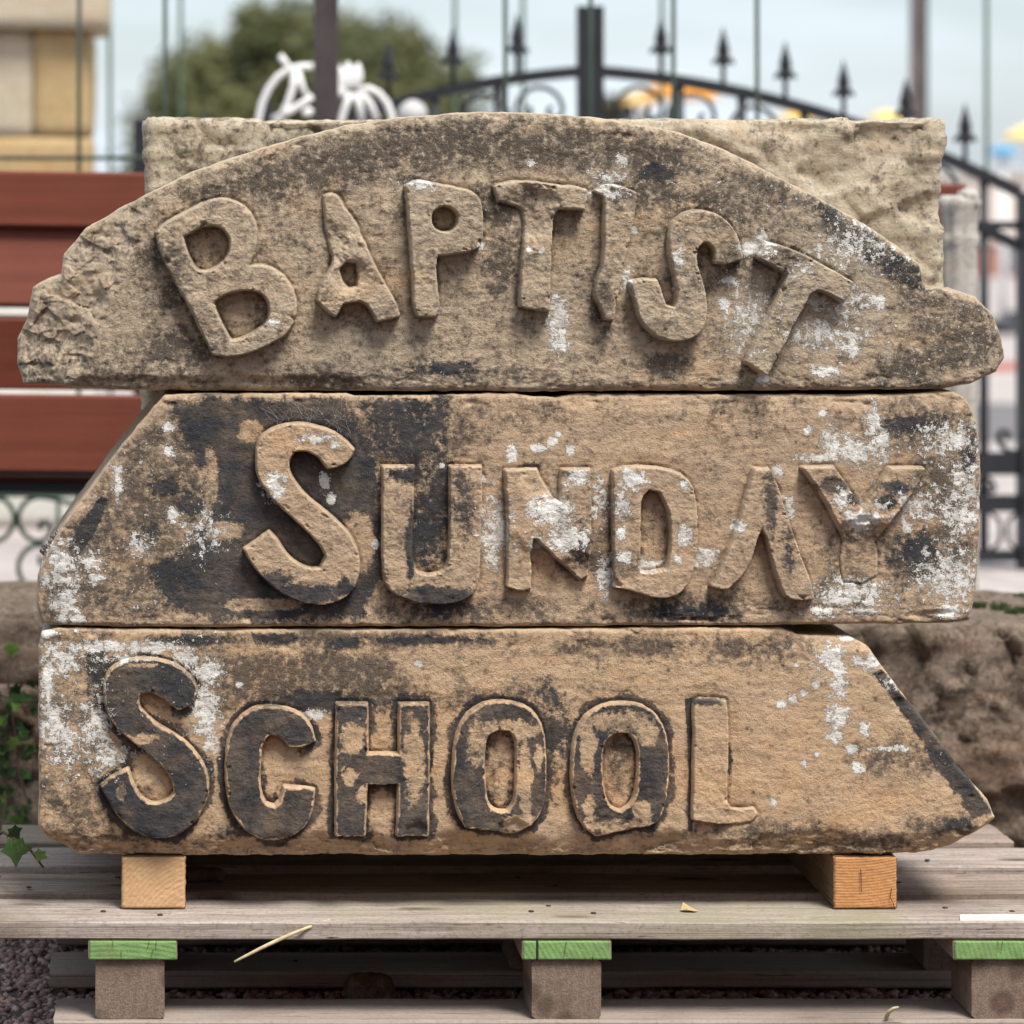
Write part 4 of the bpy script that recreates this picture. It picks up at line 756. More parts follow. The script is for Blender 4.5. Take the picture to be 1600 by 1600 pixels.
# ================================================================== rough block standing behind, and its support
def rear_attr(V):
    px = VX+(V[:, 0]-CAMX)/S(0.26); py = VY-(V[:, 2]-CAMZ)/S(0.26)
    return dict(dirt=np.where(px < 560, 0.42, 0.24)+0.6*fbm(px*0.012, py*0.03, 3.0, 4, 0.6), lichen=np.where(px > 900, 0.24, 0.05)+0.5*fbm(px*0.05, py*0.05, 5.0, 4, 0.62), soot=np.where(px < 620, 0.12, -0.2)+0.4*fbm(px*0.02, py*0.05, 8.0, 4, 0.6))
ya = 0.255; sa = S(ya)
rb = rock_box('rough_stone', (CAMX+(236-VX)*sa, ya, CAMZ+(VY-962)*sa), (CAMX+(1474-VX)*sa, ya+0.2, CAMZ+(VY-187)*sa), M['sand_rear'], None, step=0.0055, rad=0.010, amp=0.0045, freq=8.0, fine=0.0050, bed=1.7, seed=2.2, faceamp=0.12, flake=(0.08, 0.0062), attrs_fn=rear_attr)
tag(rb, 'large rough-faced pale sandstone block standing behind the BAPTIST arch', 'stone')
sb = rock_box('support_and_light_stop', (-0.575, ya+0.005, TZ), (0.44, ya+0.21, CAMZ+(VY-962)*sa+0.004), M['sand_rear'], None, step=0.03, rad=0.012, amp=0.003, freq=8, fine=0.002, seed=6.1)  # unseen support, made wide to stop light reaching the deck from behind
tag(sb, 'plain unseen sandstone block on the timbers under the rough-faced block, widened to shut out light from behind', 'stone')

# ================================================================== bench
L_ = W(-150, 0, 1.6); R_ = W(1495, 0, 1.72); ang = math.atan2(R_.y-L_.y, R_.x-L_.x); blen = math.hypot(R_.y-L_.y, R_.x-L_.x)
bench = empty('garden_bench', (L_.x, L_.y, 0.12), 'red-brown slatted wooden bench behind the stacked stones', 'bench', rz=ang); bench.rotation_euler = (0, R(0.8), ang)
def local(o, loc=None, rot=None):
    o.matrix_parent_inverse = Matrix.Identity(4)
    if loc is not None: o.location = loc
    if rot is not None: o.rotation_euler = rot
    return o
sbn = S(1.6); zb = lambda py: CAMZ+(VY-py)*sbn-0.12
for i, (t0, t1, tilt, yo) in enumerate([(265, 352, 2, 0.0), (354, 477, 13, 0.004), (492, 606, -9, 0.010), (614, 735, 1, 0.0)]):
    hh = (zb(t0)-zb(t1))/2/math.cos(R(abs(tilt)))
    o = plank('back_slat', (0, -0.014, -hh), (blen, 0.014, hh), M['bench'], bench, axis=0, seg=0.06, rad=0.004, wob=0.0004, seed=80+i)
    local(o, (0, yo, (zb(t0)+zb(t1))/2), (R(-tilt), 0, 0))
for i, (yo, z1) in enumerate([(0.075, zb(744)), (0.165, zb(744)), (0.255, zb(744)), (0.345, zb(744))]):
    local(plank('seat_slat', (0, yo-0.04, z1-0.012), (blen, yo+0.04, z1), M['bench'], bench, axis=0, seg=0.08, rad=0.002, wob=0.0004, seed=90+i))
local(plank('seat_shade_rail', (0, 0.02, zb(770)), (blen, 0.06, zb(744)-0.0125), M['iron'], bench, axis=0, seg=0.2, rad=0.002, wob=0.0))  # rail coloured black to stand for the shade under the seat
local(plank('back_shade_rail', (0, 0.016, zb(742)), (blen, 0.030, zb(700)), M['iron'], bench, axis=0, seg=0.2, rad=0.002, wob=0.0))  # black strip painting the shade in the gap below the lowest slat
for xl in (0.10, blen*0.5, blen-0.12):
    fr = MB(); fr.tube([(xl, 0.045, -0.01), (xl, 0.045, zb(768)), (xl, 0.032, zb(500)), (xl, 0.034, zb(280))], 0.014, 8); local(fr.build('back_upright', M['iron'], bench))
    fr = MB(); fr.tube([(xl, 0.36, -0.01), (xl, 0.35, zb(768))], 0.014, 8); local(fr.build('leg', M['iron'], bench))
    fr = MB(); fr.tube([(xl, 0.02, zb(766)), (xl, 0.38, zb(766))], 0.010, 8); local(fr.build('seat_bracket', M['iron'], bench))
    for pz in (308, 415, 550, 675):
        bt = MB(); bt.lathe([(0.0006, 0.003), (0.005, 0.002), (0.0055, 0.0)], n=10); o = bt.build('bolt', M['nail'], bench); local(o, (xl, -0.0155, zb(pz)), (R(90), 0, 0))

# ================================================================== pale carved column beside the bench
cy_ = 1.46; cb_ = W(1499, 300, cy_); scs = S(cy_)
colroot = empty('carved_column', (cb_.x, cy_, 0.0), 'pale weathered carved stone column with shell top, beside the bench end', 'column')
n = 40; prof = [(0.055, 0.13), (0.055, 0.20), (0.040, 0.24), (0.030, 0.30), (0.0275, 0.62), (0.028, 0.80), (0.027, zc := CAMZ+(VY-392)*scs), (0.031, zc+0.02), (0.027, zc+0.035), (0.030, zc+0.065), (0.034, zc+0.085), (0.026, zc+0.095)]
Vc, Fc = [], []
prof2 = []
for i in range(len(prof)-1):
    k = max(2, int(abs(prof[i+1][1]-prof[i][1])/0.012))
    for j in range(k): prof2.append((prof[i][0]+(prof[i+1][0]-prof[i][0])*j/k, prof[i][1]+(prof[i+1][1]-prof[i][1])*j/k))
prof2.append(prof[-1])
for r, z in prof2:
    for k in range(n):
        a = 2*math.pi*k/n; rr = r*(1+0.10*abs(math.sin(4*a))+0.10*float(fbm(np.array([math.cos(a)*2+z*6]), np.array([math.sin(a)*2]), z*14, 3)[0])); Vc.append((cb_.x+rr*math.cos(a), cy_+rr*math.sin(a), z))
for i in range(len(prof2)-1):
    for k in range(n): Fc.append((i*n+k, i*n+(k+1) % n, (i+1)*n+(k+1) % n, (i+1)*n+k))
Fc.append(tuple(range(n-1, -1, -1))); Fc.append(tuple((len(prof2)-1)*n+k for k in range(n)))
mesh_obj('shaft', Vc, Fc, M['pale_stone'], colroot, True)
q = W(1512, 312, cy_); rock_box('shell_top', (q.x-0.016, cy_-0.03, q.z-0.016), (q.x+0.016, cy_+0.03, q.z+0.018), M['pale_stone'], colroot, step=0.004, rad=0.012, amp=0.006, freq=30, fine=0.002, seed=1.1)

# ================================================================== ivy
def ivy_leaf_mesh(seed):
    r_ = random.Random(seed)
    lobes = [(0.0, -0.12), (0.34, -0.30), (0.42, 0.05), (0.72, 0.22), (0.36, 0.46), (0.26, 0.62), (0.0, 1.1), (-0.26, 0.60), (-0.38, 0.44), (-0.70, 0.20), (-0.42, 0.04), (-0.33, -0.28)]
    pts = [(x*(1+r_.uniform(-.1, .1)), y*(1+r_.uniform(-.1, .1))) for x, y in lobes]
    V = [(0, 0.12, 0.0)]+[(x, y, 0.22*abs(x)-0.16*(y-0.2)**2+r_.uniform(-.03, .03)) for x, y in pts]
    return V, [(0, i+1, (i+1) % 12+1) for i in range(12)]
def leafmat(name, c1, c2, v):
    m, n, b = newmat(name); t = NT(n); n1 = t.noise(2.2, 4, 0.6)
    col = t.mix(t.rng(n1, 0.35, 0.65), c1, c2); vn = t.noise(1, 3, 0.5, vec=t.mapped((9, 2, 2))); col = t.mix(t.m('MULTIPLY', t.rng(vn, 0.55, 0.62), 0.35), col, v)
    n.links.new(col, b.inputs['Base Color']); b.inputs['Roughness'].default_value = 0.42; b.inputs['Specular IOR Level'].default_value = 0.4
    return m
M['ivy_a'] = leafmat('ivy_green', (0.032, 0.078, 0.02), (0.055, 0.118, 0.03), (0.16, 0.22, 0.10))
M['ivy_b'] = leafmat('ivy_light', (0.09, 0.17, 0.035), (0.14, 0.22, 0.05), (0.25, 0.3, 0.13))
M['ivy_d'] = leafmat('ivy_dark', (0.016, 0.045, 0.014), (0.028, 0.062, 0.02), (0.08, 0.12, 0.06))
M['vine'] = plain('ivy_stem', (0.085, 0.05, 0.035), 0.9, nsc=60)
ivy = empty('ivy_plant', W(-20, 1300, 0.72), 'green ivy trailing over the wall beside the SCHOOL stone onto the pallet', 'ivy')
stems = [[(20,1010,.80),(12,1060,.79),(18,1110,.78),(26,1160,.77),(30,1210,.76),(42,1250,.73),(50,1290,.68),(55,1306,.62)], [(-30,1060,.80),(0,1085,.79),(30,1098,.77),(58,1094,.7)], [(-40,1180,.79),(-5,1200,.77),(10,1250,.74),(0,1300,.66),(20,1330,.55),(45,1352,.48)], [(-20,1120,.8),(2,1150,.78),(20,1175,.77)], [(5,1300,.62),(30,1306,.58),(50,1296,.56),(58,1288,.56)], [(-30,1320,.2),(5,1300,.15),(24,1312,.09),(45,1325,.07),(60,1345,.06),(68,1356,.06)]]
for s_ in stems:
    tb = MB(); tb.tube([W(*p) for p in s_], [0.0022*(1-0.5*i/len(s_)) for i in range(len(s_))], 6); tb.build('stem', M['vine'], ivy)
lm = []
for k in range(3):
    for mt in ('ivy_a', 'ivy_b', 'ivy_d'):
        Vv, Ff = ivy_leaf_mesh(k*5+1); me = bpy.data.meshes.new('leaf'); me.from_pydata(Vv, [], Ff); me.materials.append(M[mt]); me.polygons.foreach_set('use_smooth', [True]*12); lm.append((mt, me))
def leaf(px, py, y, size, mt, rx=None, ry=None, rz=None):
    me = rnd.choice([q_ for t_, q_ in lm if t_ == mt]); o = link(bpy.data.objects.new('leaf', me)); o.parent = ivy; o.matrix_parent_inverse = Matrix.Translation(-ivy.location)
    o.location = W(px, py, y); o.scale = (size,)*3
    o.rotation_euler = (R(rnd.uniform(60, 110) if rx is None else rx), R(rnd.uniform(-180, 180) if ry is None else ry), R(rnd.uniform(-35, 35) if rz is None else rz))
leaf(24, 1318, 0.06, 0.030, 'ivy_a', 78, 176, 10); leaf(64, 1332, 0.05, 0.015, 'ivy_b', 80, 200, 0); leaf(22, 1276, 0.6, 0.014, 'ivy_b', 80, 160, 0); leaf(18, 1008, 0.76, 0.020, 'ivy_b', 80, 185, 0); leaf(20, 1296, 0.10, 0.017, 'ivy_d', 75, 150, 0)
leaf(22, 1100, .74, .022, 'ivy_a'); leaf(28, 1090, .75, .017, 'ivy_d'); leaf(40, 1260, .72, .014, 'ivy_a', 90, 175, 0)
for i in range(120):
    px, py = rnd.uniform(-60, 54), rnd.uniform(1060, 1310)
    if px > 10 and rnd.random() < 0.25: px -= 35
    leaf(px, py, rnd.uniform(0.70, 0.80), rnd.uniform(0.009, 0.019), rnd.choice(['ivy_a', 'ivy_a', 'ivy_d', 'ivy_d', 'ivy_d', 'ivy_b']))

# ================================================================== small things on and under the pallet
M['straw'] = plain('dry_straw', (0.55, 0.45, 0.27), 0.8, nsc=80)
M['paper'] = plain('white_plastic', (0.82, 0.80, 0.80), 0.5, var=0.05)
M['dryleaf'] = plain('dry_leaf', (0.50, 0.36, 0.18), 0.8, nsc=90)
M['dark_chip'] = plain('dark_bark', (0.12, 0.085, 0.06), 0.9, nsc=60)
def blade(name, pts, wd, mat):
    b = MB(); b.tube([Vector(p) for p in pts], [wd*(0.35+0.65*math.sin(math.pi*(0.12+0.8*i/(len(pts)-1)))) for i in range(len(pts))], 6, flat=0.35); return b.build(name, mat)
a_ = W(366, 1503, -0.085); b2 = W(515, 1437, -0.045); pts = [a_.lerp(b2, i/8)+Vector((0, -0.004*math.sin(i/8*3.1), 0.004*math.sin(i/8*3.14))) for i in range(9)]
tag(blade('straw_blade', pts, 0.0026, M['straw']), 'dry straw blade leaning against the front edge of the pallet deck', 'straw')
a_ = W(1388, 1599, -0.06); c_ = W(1402, 1578, -0.06)
tag(blade('dry_sprout', [W(1385, 1597, -0.05), W(1385, 1590, -0.055), W(1388, 1582, -0.06), W(1396, 1576, -0.062), W(1404, 1574, -0.06)], 0.0034, M['straw']), 'pale curled dry leaf tip standing on the bottom board of the pallet', 'leaf')
a_ = W(1500, 1432, -0.05); zz = DZ+0.0025; xr = xp(1650)
b = MB(); b.add([(a_.x, -0.050, zz), (xr, -0.052, zz+0.0006), (xr, -0.036, zz+0.0022), (a_.x+0.004, -0.036, zz+0.0022), (a_.x, -0.050, zz-0.0022), (xr, -0.052, zz-0.0022), (xr, -0.036, zz-0.0022), (a_.x+0.004, -0.036, zz-0.0022)], [(0,1,2,3),(4,7,6,5),(0,4,5,1),(1,5,6,2),(2,6,7,3),(3,7,4,0)])
tag(b.build('plastic_strip', M['paper'], smooth=False), 'thin white plastic strip lying on the front deck board', 'strip')
p = W(1076, 1424, 0.0); p.z = DZ+0.001
b = MB(); b.add([p+Vector(v) for v in [(-0.010, 0, 0.001), (-0.004, -0.006, 0.004), (0.006, -0.006, 0.001), (0.013, 0.001, 0.0), (0.004, 0.007, 0.003), (-0.006, 0.006, 0.010), (0.0, 0, 0.003)]], [(6, i, (i+1) % 6) for i in range(6)])
tag(b.build('dry_leaf', M['dryleaf'], smooth=False), 'small curled tan dry leaf on the front deck board', 'leaf')
p = W(520, 1472, 0.40); weed = MB()
for k in range(9):
    a = k*0.7+rnd.random()*0.4; d = Vector((math.cos(a), math.sin(a)*0.6, 0)); l = rnd.uniform(0.012, 0.026); nn = Vector((-d.y, d.x, 0))
    p0 = Vector((p.x, 0.40, 0.008)); weed.add([p0, p0+d*l*0.5+nn*0.0035+Vector((0, 0, l*0.6)), p0+d*l+Vector((0, 0, l*0.65)), p0+d*l*0.5-nn*0.0035+Vector((0, 0, l*0.6))], [(0, 1, 2, 3)])
tag(weed.build('weed', M['ivy_b'], smooth=False), 'small bright green weed growing in the gravel under the pallet', 'weed')
q = W(580, 1560, 0.14); o = rock_box('loose_rock', (q.x-0.030, 0.13, 0.0), (q.x+0.030, 0.175, 0.036), M['wall_stone'], None, step=0.004, rad=0.014, amp=0.007, freq=16, fine=0.002, seed=7.7); o.rotation_euler = (0, 0, 0)
tag(o, 'fist-sized grey rock lying in the gravel under the pallet', 'rock')
q = W(318, 1356, 0.2); o = rock_box('bark_chip', (q.x-0.026, 0.18, DZ), (q.x+0.026, 0.21, DZ+0.012), M['dark_chip'], None, step=0.004, rad=0.005, amp=0.005, freq=30, fine=0.002, seed=9.7); tag(o, 'dark flake of bark on the deck beside the left bearer', 'bark')
# cobweb between the top and middle stones
M['web'] = plain('spider_silk', (0.62, 0.61, 0.6), 0.6, var=0.1)
wb = MB()
for k in range(34):
    px, py = rnd.uniform(405, 545), rnd.uniform(600, 650); qx, qy = px+rnd.uniform(-50, 50), py+rnd.uniform(10, 75)
    qx = min(max(qx, 400), 552); a_, b2 = W(px, py, -0.010), W(qx, qy, -0.006 if qy < 660 else -0.018)
    wb.tube([a_.lerp(b2, i/5)+Vector((rnd.uniform(-1, 1)*0.006, -0.001*math.sin(i/5*3.14), -0.003*math.sin(i/5*3.14)+rnd.uniform(-1, 1)*0.0012)) for i in range(6)], 0.00006, 3, cap=False)
tag(wb.build('cobweb', M['web']), 'grey cobweb strands hanging above the S of SUNDAY', 'cobweb', kind='stuff')
# dry moss on the shoulder of the middle stone and along the arch
M['drymoss'] = plain('dry_moss', (0.07, 0.045, 0.05), 0.95, nsc=120)
b = MB()
for k in range(90):
    u = rnd.random(); c0 = W(66+28*u+rnd.uniform(-2, 2), 868-32*u+rnd.uniform(-2, 2), 0.01+rnd.uniform(0, 0.03)); d = Vector((rnd.uniform(-6, 1)*0.001, rnd.uniform(-2, 2)*0.001, rnd.uniform(1, 7)*0.001))
    b.add([c0, c0+Vector((0.0015, 0, 0)), c0+d+Vector((0.001, 0, 0)), c0+d], [(0, 1, 2, 3)])
tag(b.build('dry_moss', M['drymoss'], smooth=False), 'tuft of dark dry moss on the sloping end of the SUNDAY stone', 'moss')

# ================================================================== fences behind
def rod_fence(name, y, xs, rail_py, mat, r, label, ztop, post=None, railx=(-250, 1250)):
    root = empty(name, (W(xs[0], 0, y).x, y, 0.12), label, 'fence')
    for px in xs:
        p = W(px, 0, y); lean = 0.0
        b = MB(); b.tube([(p.x, y, 0.12), (p.x+0.002, y, 0.9), (p.x+rnd.uniform(-.006, .006), y, ztop)], r, 8); b.build('fence_rod', mat, root)
    for py in rail_py:
        a_, b2 = W(railx[0], py, y+0.012), W(railx[1], py, y+0.012); b = MB(); b.tube([a_, b2], r, 8); b.build('fence_rail', mat, root)
    if post:
        p0, p1 = W(post[0], 0, y).x, W(post[1], 0, y).x
        b = MB(); b.box((p0, y-0.03-(p1-p0)/2, 0.12), (p1, y-0.03+(p1-p0)/2, ztop+0.3)); o = b.build('fence_post', M['post'], root, smooth=False); bv = o.modifiers.new('b', 'BEVEL'); bv.width = 0.004; bv.segments = 2
    return root
rod_fence('rod_fence', 2.8, [122, 256, 790, 921, 1050, 1183], [247], M['rod'], 0.0050, 'dark green iron rod fence with one thick brown post, just behind the bench', 1.95, post=(490, 527), railx=(-250, 420))
rod_fence('wire_fence', 5.4, [62, 172, 281, 710, 818, 1034, 1541], [800], M['rod_pale'], 0.0066, 'thin faded green wire fence beyond the black gates', 2.4)

# black wrought iron gates
GY = 4.0; gs = S(GY)
def arch(px): u = abs(px-922)/700; return 103+45*u+160*u*u
fin = MB()
fin.lathe([(0.008, 0.0), (0.008, 0.055), (0.017, 0.060), (0.019, 0.068), (0.010, 0.078), (0.019, 0.095), (0.020, 0.108), (0.013, 0.135), (0.005, 0.165), (0.001, 0.182)], n=12, sy=0.8)
for sx in (-1, 1): fin.tube([(0.006*sx, 0, 0.084), (0.020*sx, 0, 0.076), (0.031*sx, 0, 0.066), (0.034*sx, 0, 0.060)], [0.009, 0.0095, 0.007, 0.003], 6)
fin_me = None
def horseshoe(c, r, y, r0=0.0065, flip=1, open_=55):
    pts = []
    for k in range(40):           # left curl, arch, right curl
        pass
    def spiral(sx):
        P = []
        for k in range(26):
            a = k/25*4.6; rr = r*0.42*(1-0.16*a); P.append((c[0]+sx*(r-rr*0.0)-sx*(r*0.42)+sx*rr*math.cos(a), y, c[1]-flip*(r*0.35)-flip*rr*math.sin(a)))
        return P
    Lp = spiral(-1)[::-1]; Rp = spiral(1)
    top_ = [(c[0]+r*math.cos(a), y, c[1]-flip*r*0.35+flip*r*math.sin(a)) for a in np.linspace(math.pi, 0, 24)]
    b = MB(); b.tube(Lp+top_[1:-1]+Rp, r0, 6); return b
def sweep_rail(px0, px1, dy, hw, hd, n=40):
    V, F = [], []
    for i in range(n+1):
        px = px0+(px1-px0)*i/n; p = W(px, arch(px)+dy, GY); q_ = W(px+1, arch(px+1)+dy, GY); d = (q_-p).normalized(); nn = Vector((-d.z, 0, d.x))
        if nn.z < 0: nn = -nn
        V += [p-nn*hw+Vector((0, -hd, 0)), p+nn*hw+Vector((0, -hd, 0)), p+nn*hw+Vector((0, hd, 0)), p-nn*hw+Vector((0, hd, 0))]
        if i: a = (i-1)*4; F += [(a+j, a+(j+1) % 4, a+4+(j+1) % 4, a+4+j) for j in range(4)]
    F += [(3, 2, 1, 0), (n*4, n*4+1, n*4+2, n*4+3)]
    b = MB(); b.add(V, F); return b
def gate_leaf(inner, outer, spikes, label):
    global fin_me
    root = empty('iron_gate', (W(outer, 0, GY).x, GY, 0.12), label, 'gate', 'pair of arched iron gates')
    sg = 1 if outer > inner else -1
    zt = W(0, 10, GY).z
    xi0, xi1 = sorted([W(inner, 0, GY).x, W(inner+sg*19, 0, GY).x]); b = MB(); b.box((xi0, GY-0.02, 0.16), (xi1, GY+0.02, zt)); b.build('meeting_stile', M['iron'], root, False)
    xo0, xo1 = sorted([W(outer, 0, GY).x, W(outer+sg*32, 0, GY).x]); b = MB(); b.box((xo0, GY-0.03, 0.12), (xo1, GY+0.03, W(0, 186 if sg < 0 else 300, GY).z)); b.build('hinge_stile', M['iron'], root, False)
    a_, b2 = inner+sg*19, outer
    sweep_rail(a_, b2, 8, 0.014, 0.016).build('arch_rail', M['iron'], root, False)
    sweep_rail(a_, b2, 92, 0.013, 0.016).build('lower_arch_rail', M['iron'], root, False)
    for py, hw in ((352, 0.010), (724, 0.028), (786, 0.020), (868, 0.014)):
        p, q_ = W(a_, py, GY), W(b2, py, GY); xx = sorted([p.x, q_.x]); b = MB(); b.box((xx[0], GY-0.015, p.z-hw), (xx[1], GY+0.015, p.z+hw)); b.build('cross_rail', M['iron'], root, False)
    for px in spikes:
        pz = W(px, arch(px), GY)
        if fin_me is None: o = fin.build('finial', M['iron'], root); fin_me = o.data
        else:
            o = link(bpy.data.objects.new('finial', fin_me)); o.parent = root; o.matrix_parent_inverse = Matrix.Translation(-root.location)
        o.location = (pz.x, GY, pz.z); sc_ = rnd.uniform(0.95, 1.05); o.scale = (sc_*0.8, 0.8, sc_*0.80)
        bpx = px+sg*29
        if min(a_, b2)+8 < bpx < max(a_, b2)-8:
            pb = W(bpx, arch(bpx)+14, GY); b = MB(); b.tube([(pb.x, GY, 0.17), (pb.x, GY, pb.z)], 0.0115, 8); b.build('gate_bar', M['iron'], root)
            c0 = W(bpx, 757, GY); horseshoe((c0.x, c0.z), 0.026, GY-0.004, 0.006).build('scroll', M['iron'], root)
            c0 = W(bpx+sg*48, 690, GY); horseshoe((c0.x, c0.z), 0.040, GY, 0.0075, -1).build('scroll', M['iron'], root)
            c0 = W(bpx+sg*32, 830, GY); 
            for f_ in (-1, 1):
                b = MB(); b.tube([(c0.x+f_*0.036, GY, c0.z+0.05), (c0.x+f_*0.012, GY, c0.z+0.028), (c0.x+f_*0.008, GY, c0.z), (c0.x+f_*0.012, GY, c0.z-0.028), (c0.x+f_*0.036, GY, c0.z-0.05)], 0.0055, 6); b.build('scroll_bar', M['iron'], root)
        spx = px-sg*(50 if px != spikes[0] else 35)
        c0 = W(spx+sg*98*0, arch(spx)+50, GY); horseshoe((c0.x, c0.z), 0.058, GY, 0.0062).build('scroll', M['iron'], root)
    return root
gate_leaf(921, 240, [808, 708, 607, 510, 415, 320], 'black wrought-iron gate leaf with spear finials, in front of the dark green tree')
gate_leaf(923, 1592, [1033, 1130, 1227, 1318, 1415, 1508], 'black wrought-iron gate leaf with spear finials, in front of the coloured parasols')

# scroll railing seen under the bench
RY = 3.0; rs2 = S(RY)
rail = empty('scroll_railing', W(60, 900, RY) * 1, 'dark green iron railing of big scrolls seen under the bench', 'railing'); 
def sp_tube(pts, nm='scroll', r=0.0058): b = MB(); b.tube([W(px, py, RY) for px, py in pts], r, 8); return b.build(nm, M['green_iron'], rail)
for mx_ in (0, -145):
    for my in (1, -1):
        base = [(128, 791), (100, 784), (75, 777), (58, 776), (44, 781), (34, 791), (29, 804), (29, 818), (35, 831), (45, 841), (57, 846), (68, 844), (76, 837), (79, 827), (76, 818), (69, 814), (62, 817), (62, 824), (66, 828)]
        sp_tube([(x+mx_, y if my > 0 else 1697-y) for x, y in base])
        if my > 0 and mx_ == 0: sp_tube([(22-(x-29)+mx_, y) for x, y in base[3:]])
for px in (91, -54, 200): b = MB(); p = W(px, 0, RY); b.tube([(p.x, RY, 0.12), (p.x, RY, W(0, 770, RY).z)], 0.005, 8); b.build('rail_bar', M['green_iron'], rail)
for py in (772, 932): b = MB(); b.tube([W(-220, py, RY), W(330, py, RY)], 0.007, 8); b.build('top_rail', M['green_iron'], rail)

# white painted iron garden chair behind the fence
CY = 3.35
chair = empty('garden_chair', (W(500, 0, CY).x, CY, 0.12), 'white painted wrought-iron garden chair with leaf crest behind the brown post', 'chair')
def wt(nm, pts, r=0.0085, y=CY): b = MB(); b.tube([W(px, py, y) for px, py in pts], r, 8); return b.build(nm, M['white_paint'], chair)
wt('back_hoop', [(404, 330), (402, 260), (404, 185), (410, 160), (420, 138), (434, 120), (450, 109), (470, 104), (489, 104)])
wt('back_hoop', [(560, 141), (576, 138), (592, 146), (604, 160), (612, 180), (614, 260), (612, 330)])
wt('leaf_stem', [(437, 86), (446, 98), (455, 110)], 0.0080)
wt('back_scroll', [(461, 108), (458, 135), (450, 160), (438, 185), (430, 240)]); wt('back_scroll', [(466, 110), (472, 135), (482, 155)], 0.007); wt('back_scroll', [(425, 188), (452, 174), (475, 160), (488, 150)])
wt('back_scroll', [(548, 145), (540, 165), (533, 188), (530, 250)]); wt('back_scroll', [(556, 145), (562, 166), (566, 190)]); wt('back_scroll', [(562, 142), (578, 162), (590, 188)])
for (x_, y_, l_, a0) in [(548, 140, 44, 96), (541, 140, 42, 110), (536, 142, 36, 126), (556, 138, 40, 84), (540, 148, 26, 150), (478, 168, 16, -70)]:
    c0 = W(x_, y_, CY); ca, sa_ = math.cos(R(a0)), math.sin(R(a0)); l = l_*S(CY)
    b = MB(); b.tube([c0+Vector((ca*l*k/5, 0, sa_*l*k/5)) for k in range(6)], [0.004, 0.012, 0.015, 0.014, 0.010, 0.003], 8, flat=0.4); b.build('crest_leaf', M['white_paint'], chair)
sz = 0.12+0.44; b = MB(); xa, xb = W(402, 0, CY).x, W(614, 0, CY).x; b.box((xa, CY-0.36, sz), (xb, CY+0.01, sz+0.02)); b.build('seat', M['white_paint'], chair, False)
for x_ in (xa+0.01, xb-0.01):
    for y_ in (CY-0.34, CY): b = MB(); b.tube([(x_, y_, 0.12), (x_, y_, sz)], 0.011, 8); b.build('leg', M['white_paint'], chair)
    b = MB(); b.tube([(x_, CY, sz), (x_, CY, W(0, 320, CY).z)], 0.0085, 8); b.build('back_upright', M['white_paint'], chair)
# a white ball finial on a post beside it
q = W(645, 174, 3.6); b = MB(); b.lathe([(0.02, 0.12), (0.02, q.z-0.03), (0.03, q.z-0.026), (0.036, q.z-0.005), (0.030, q.z+0.012), (0.016, q.z+0.024), (0.002, q.z+0.028)], (q.x, 3.6, 0), 16)
tag(b.build('bollard', plain('grey_white_paint', (0.52, 0.50, 0.50), 0.7, var=0.15)), 'slim grey-white bollard with rounded cap beside the white garden chair', 'bollard')

# stone gate pillar, far left
PYY = 5.0; ps = S(PYY)
pil = empty('gate_pillar', (W(10, 0, PYY).x, PYY+0.25, 0.12), 'tall sandstone gate pillar of yellow and grey blocks with projecting cap', 'pillar')
def pblk(nm, pxa, pya, pxb, pyb, mat, seed, grow=0.0):
    a_, b2 = W(pxa, pyb, PYY), W(pxb, pya, PYY)
    rock_box(nm, (a_.x, PYY-grow, a_.z), (b2.x, PYY+0.5+grow, b2.z), M[mat], pil, step=0.03, rad=0.012, amp=0.006, freq=6, fine=0.003, seed=seed)
ycs = [46, 214, 330, 470, 600, 715, 824]
for i in range(6):
    sp_ = [52, -40, 60, -30, 50, -20][i]
    if i >= 2: pblk('plinth_block', -150, ycs[i], 150, ycs[i+1]-1, 'plinth', 30+i)
    elif i == 1: pblk('ashlar_block', -125, ycs[i], 141, ycs[i+1]-1, 'pillar_gold', 30+i)
    else:
        pblk('ashlar_block', -125, ycs[i], sp_-1, ycs[i+1]-1, 'pillar_grey' if i == 0 else 'pillar_gold', 30+i); pblk('ashlar_block', sp_, ycs[i], 141, ycs[i+1]-1, 'pillar_gold', 50+i)
pblk('cap_stone', -150, -70, 168, 45, 'pillar_grey', 70, 0.06)

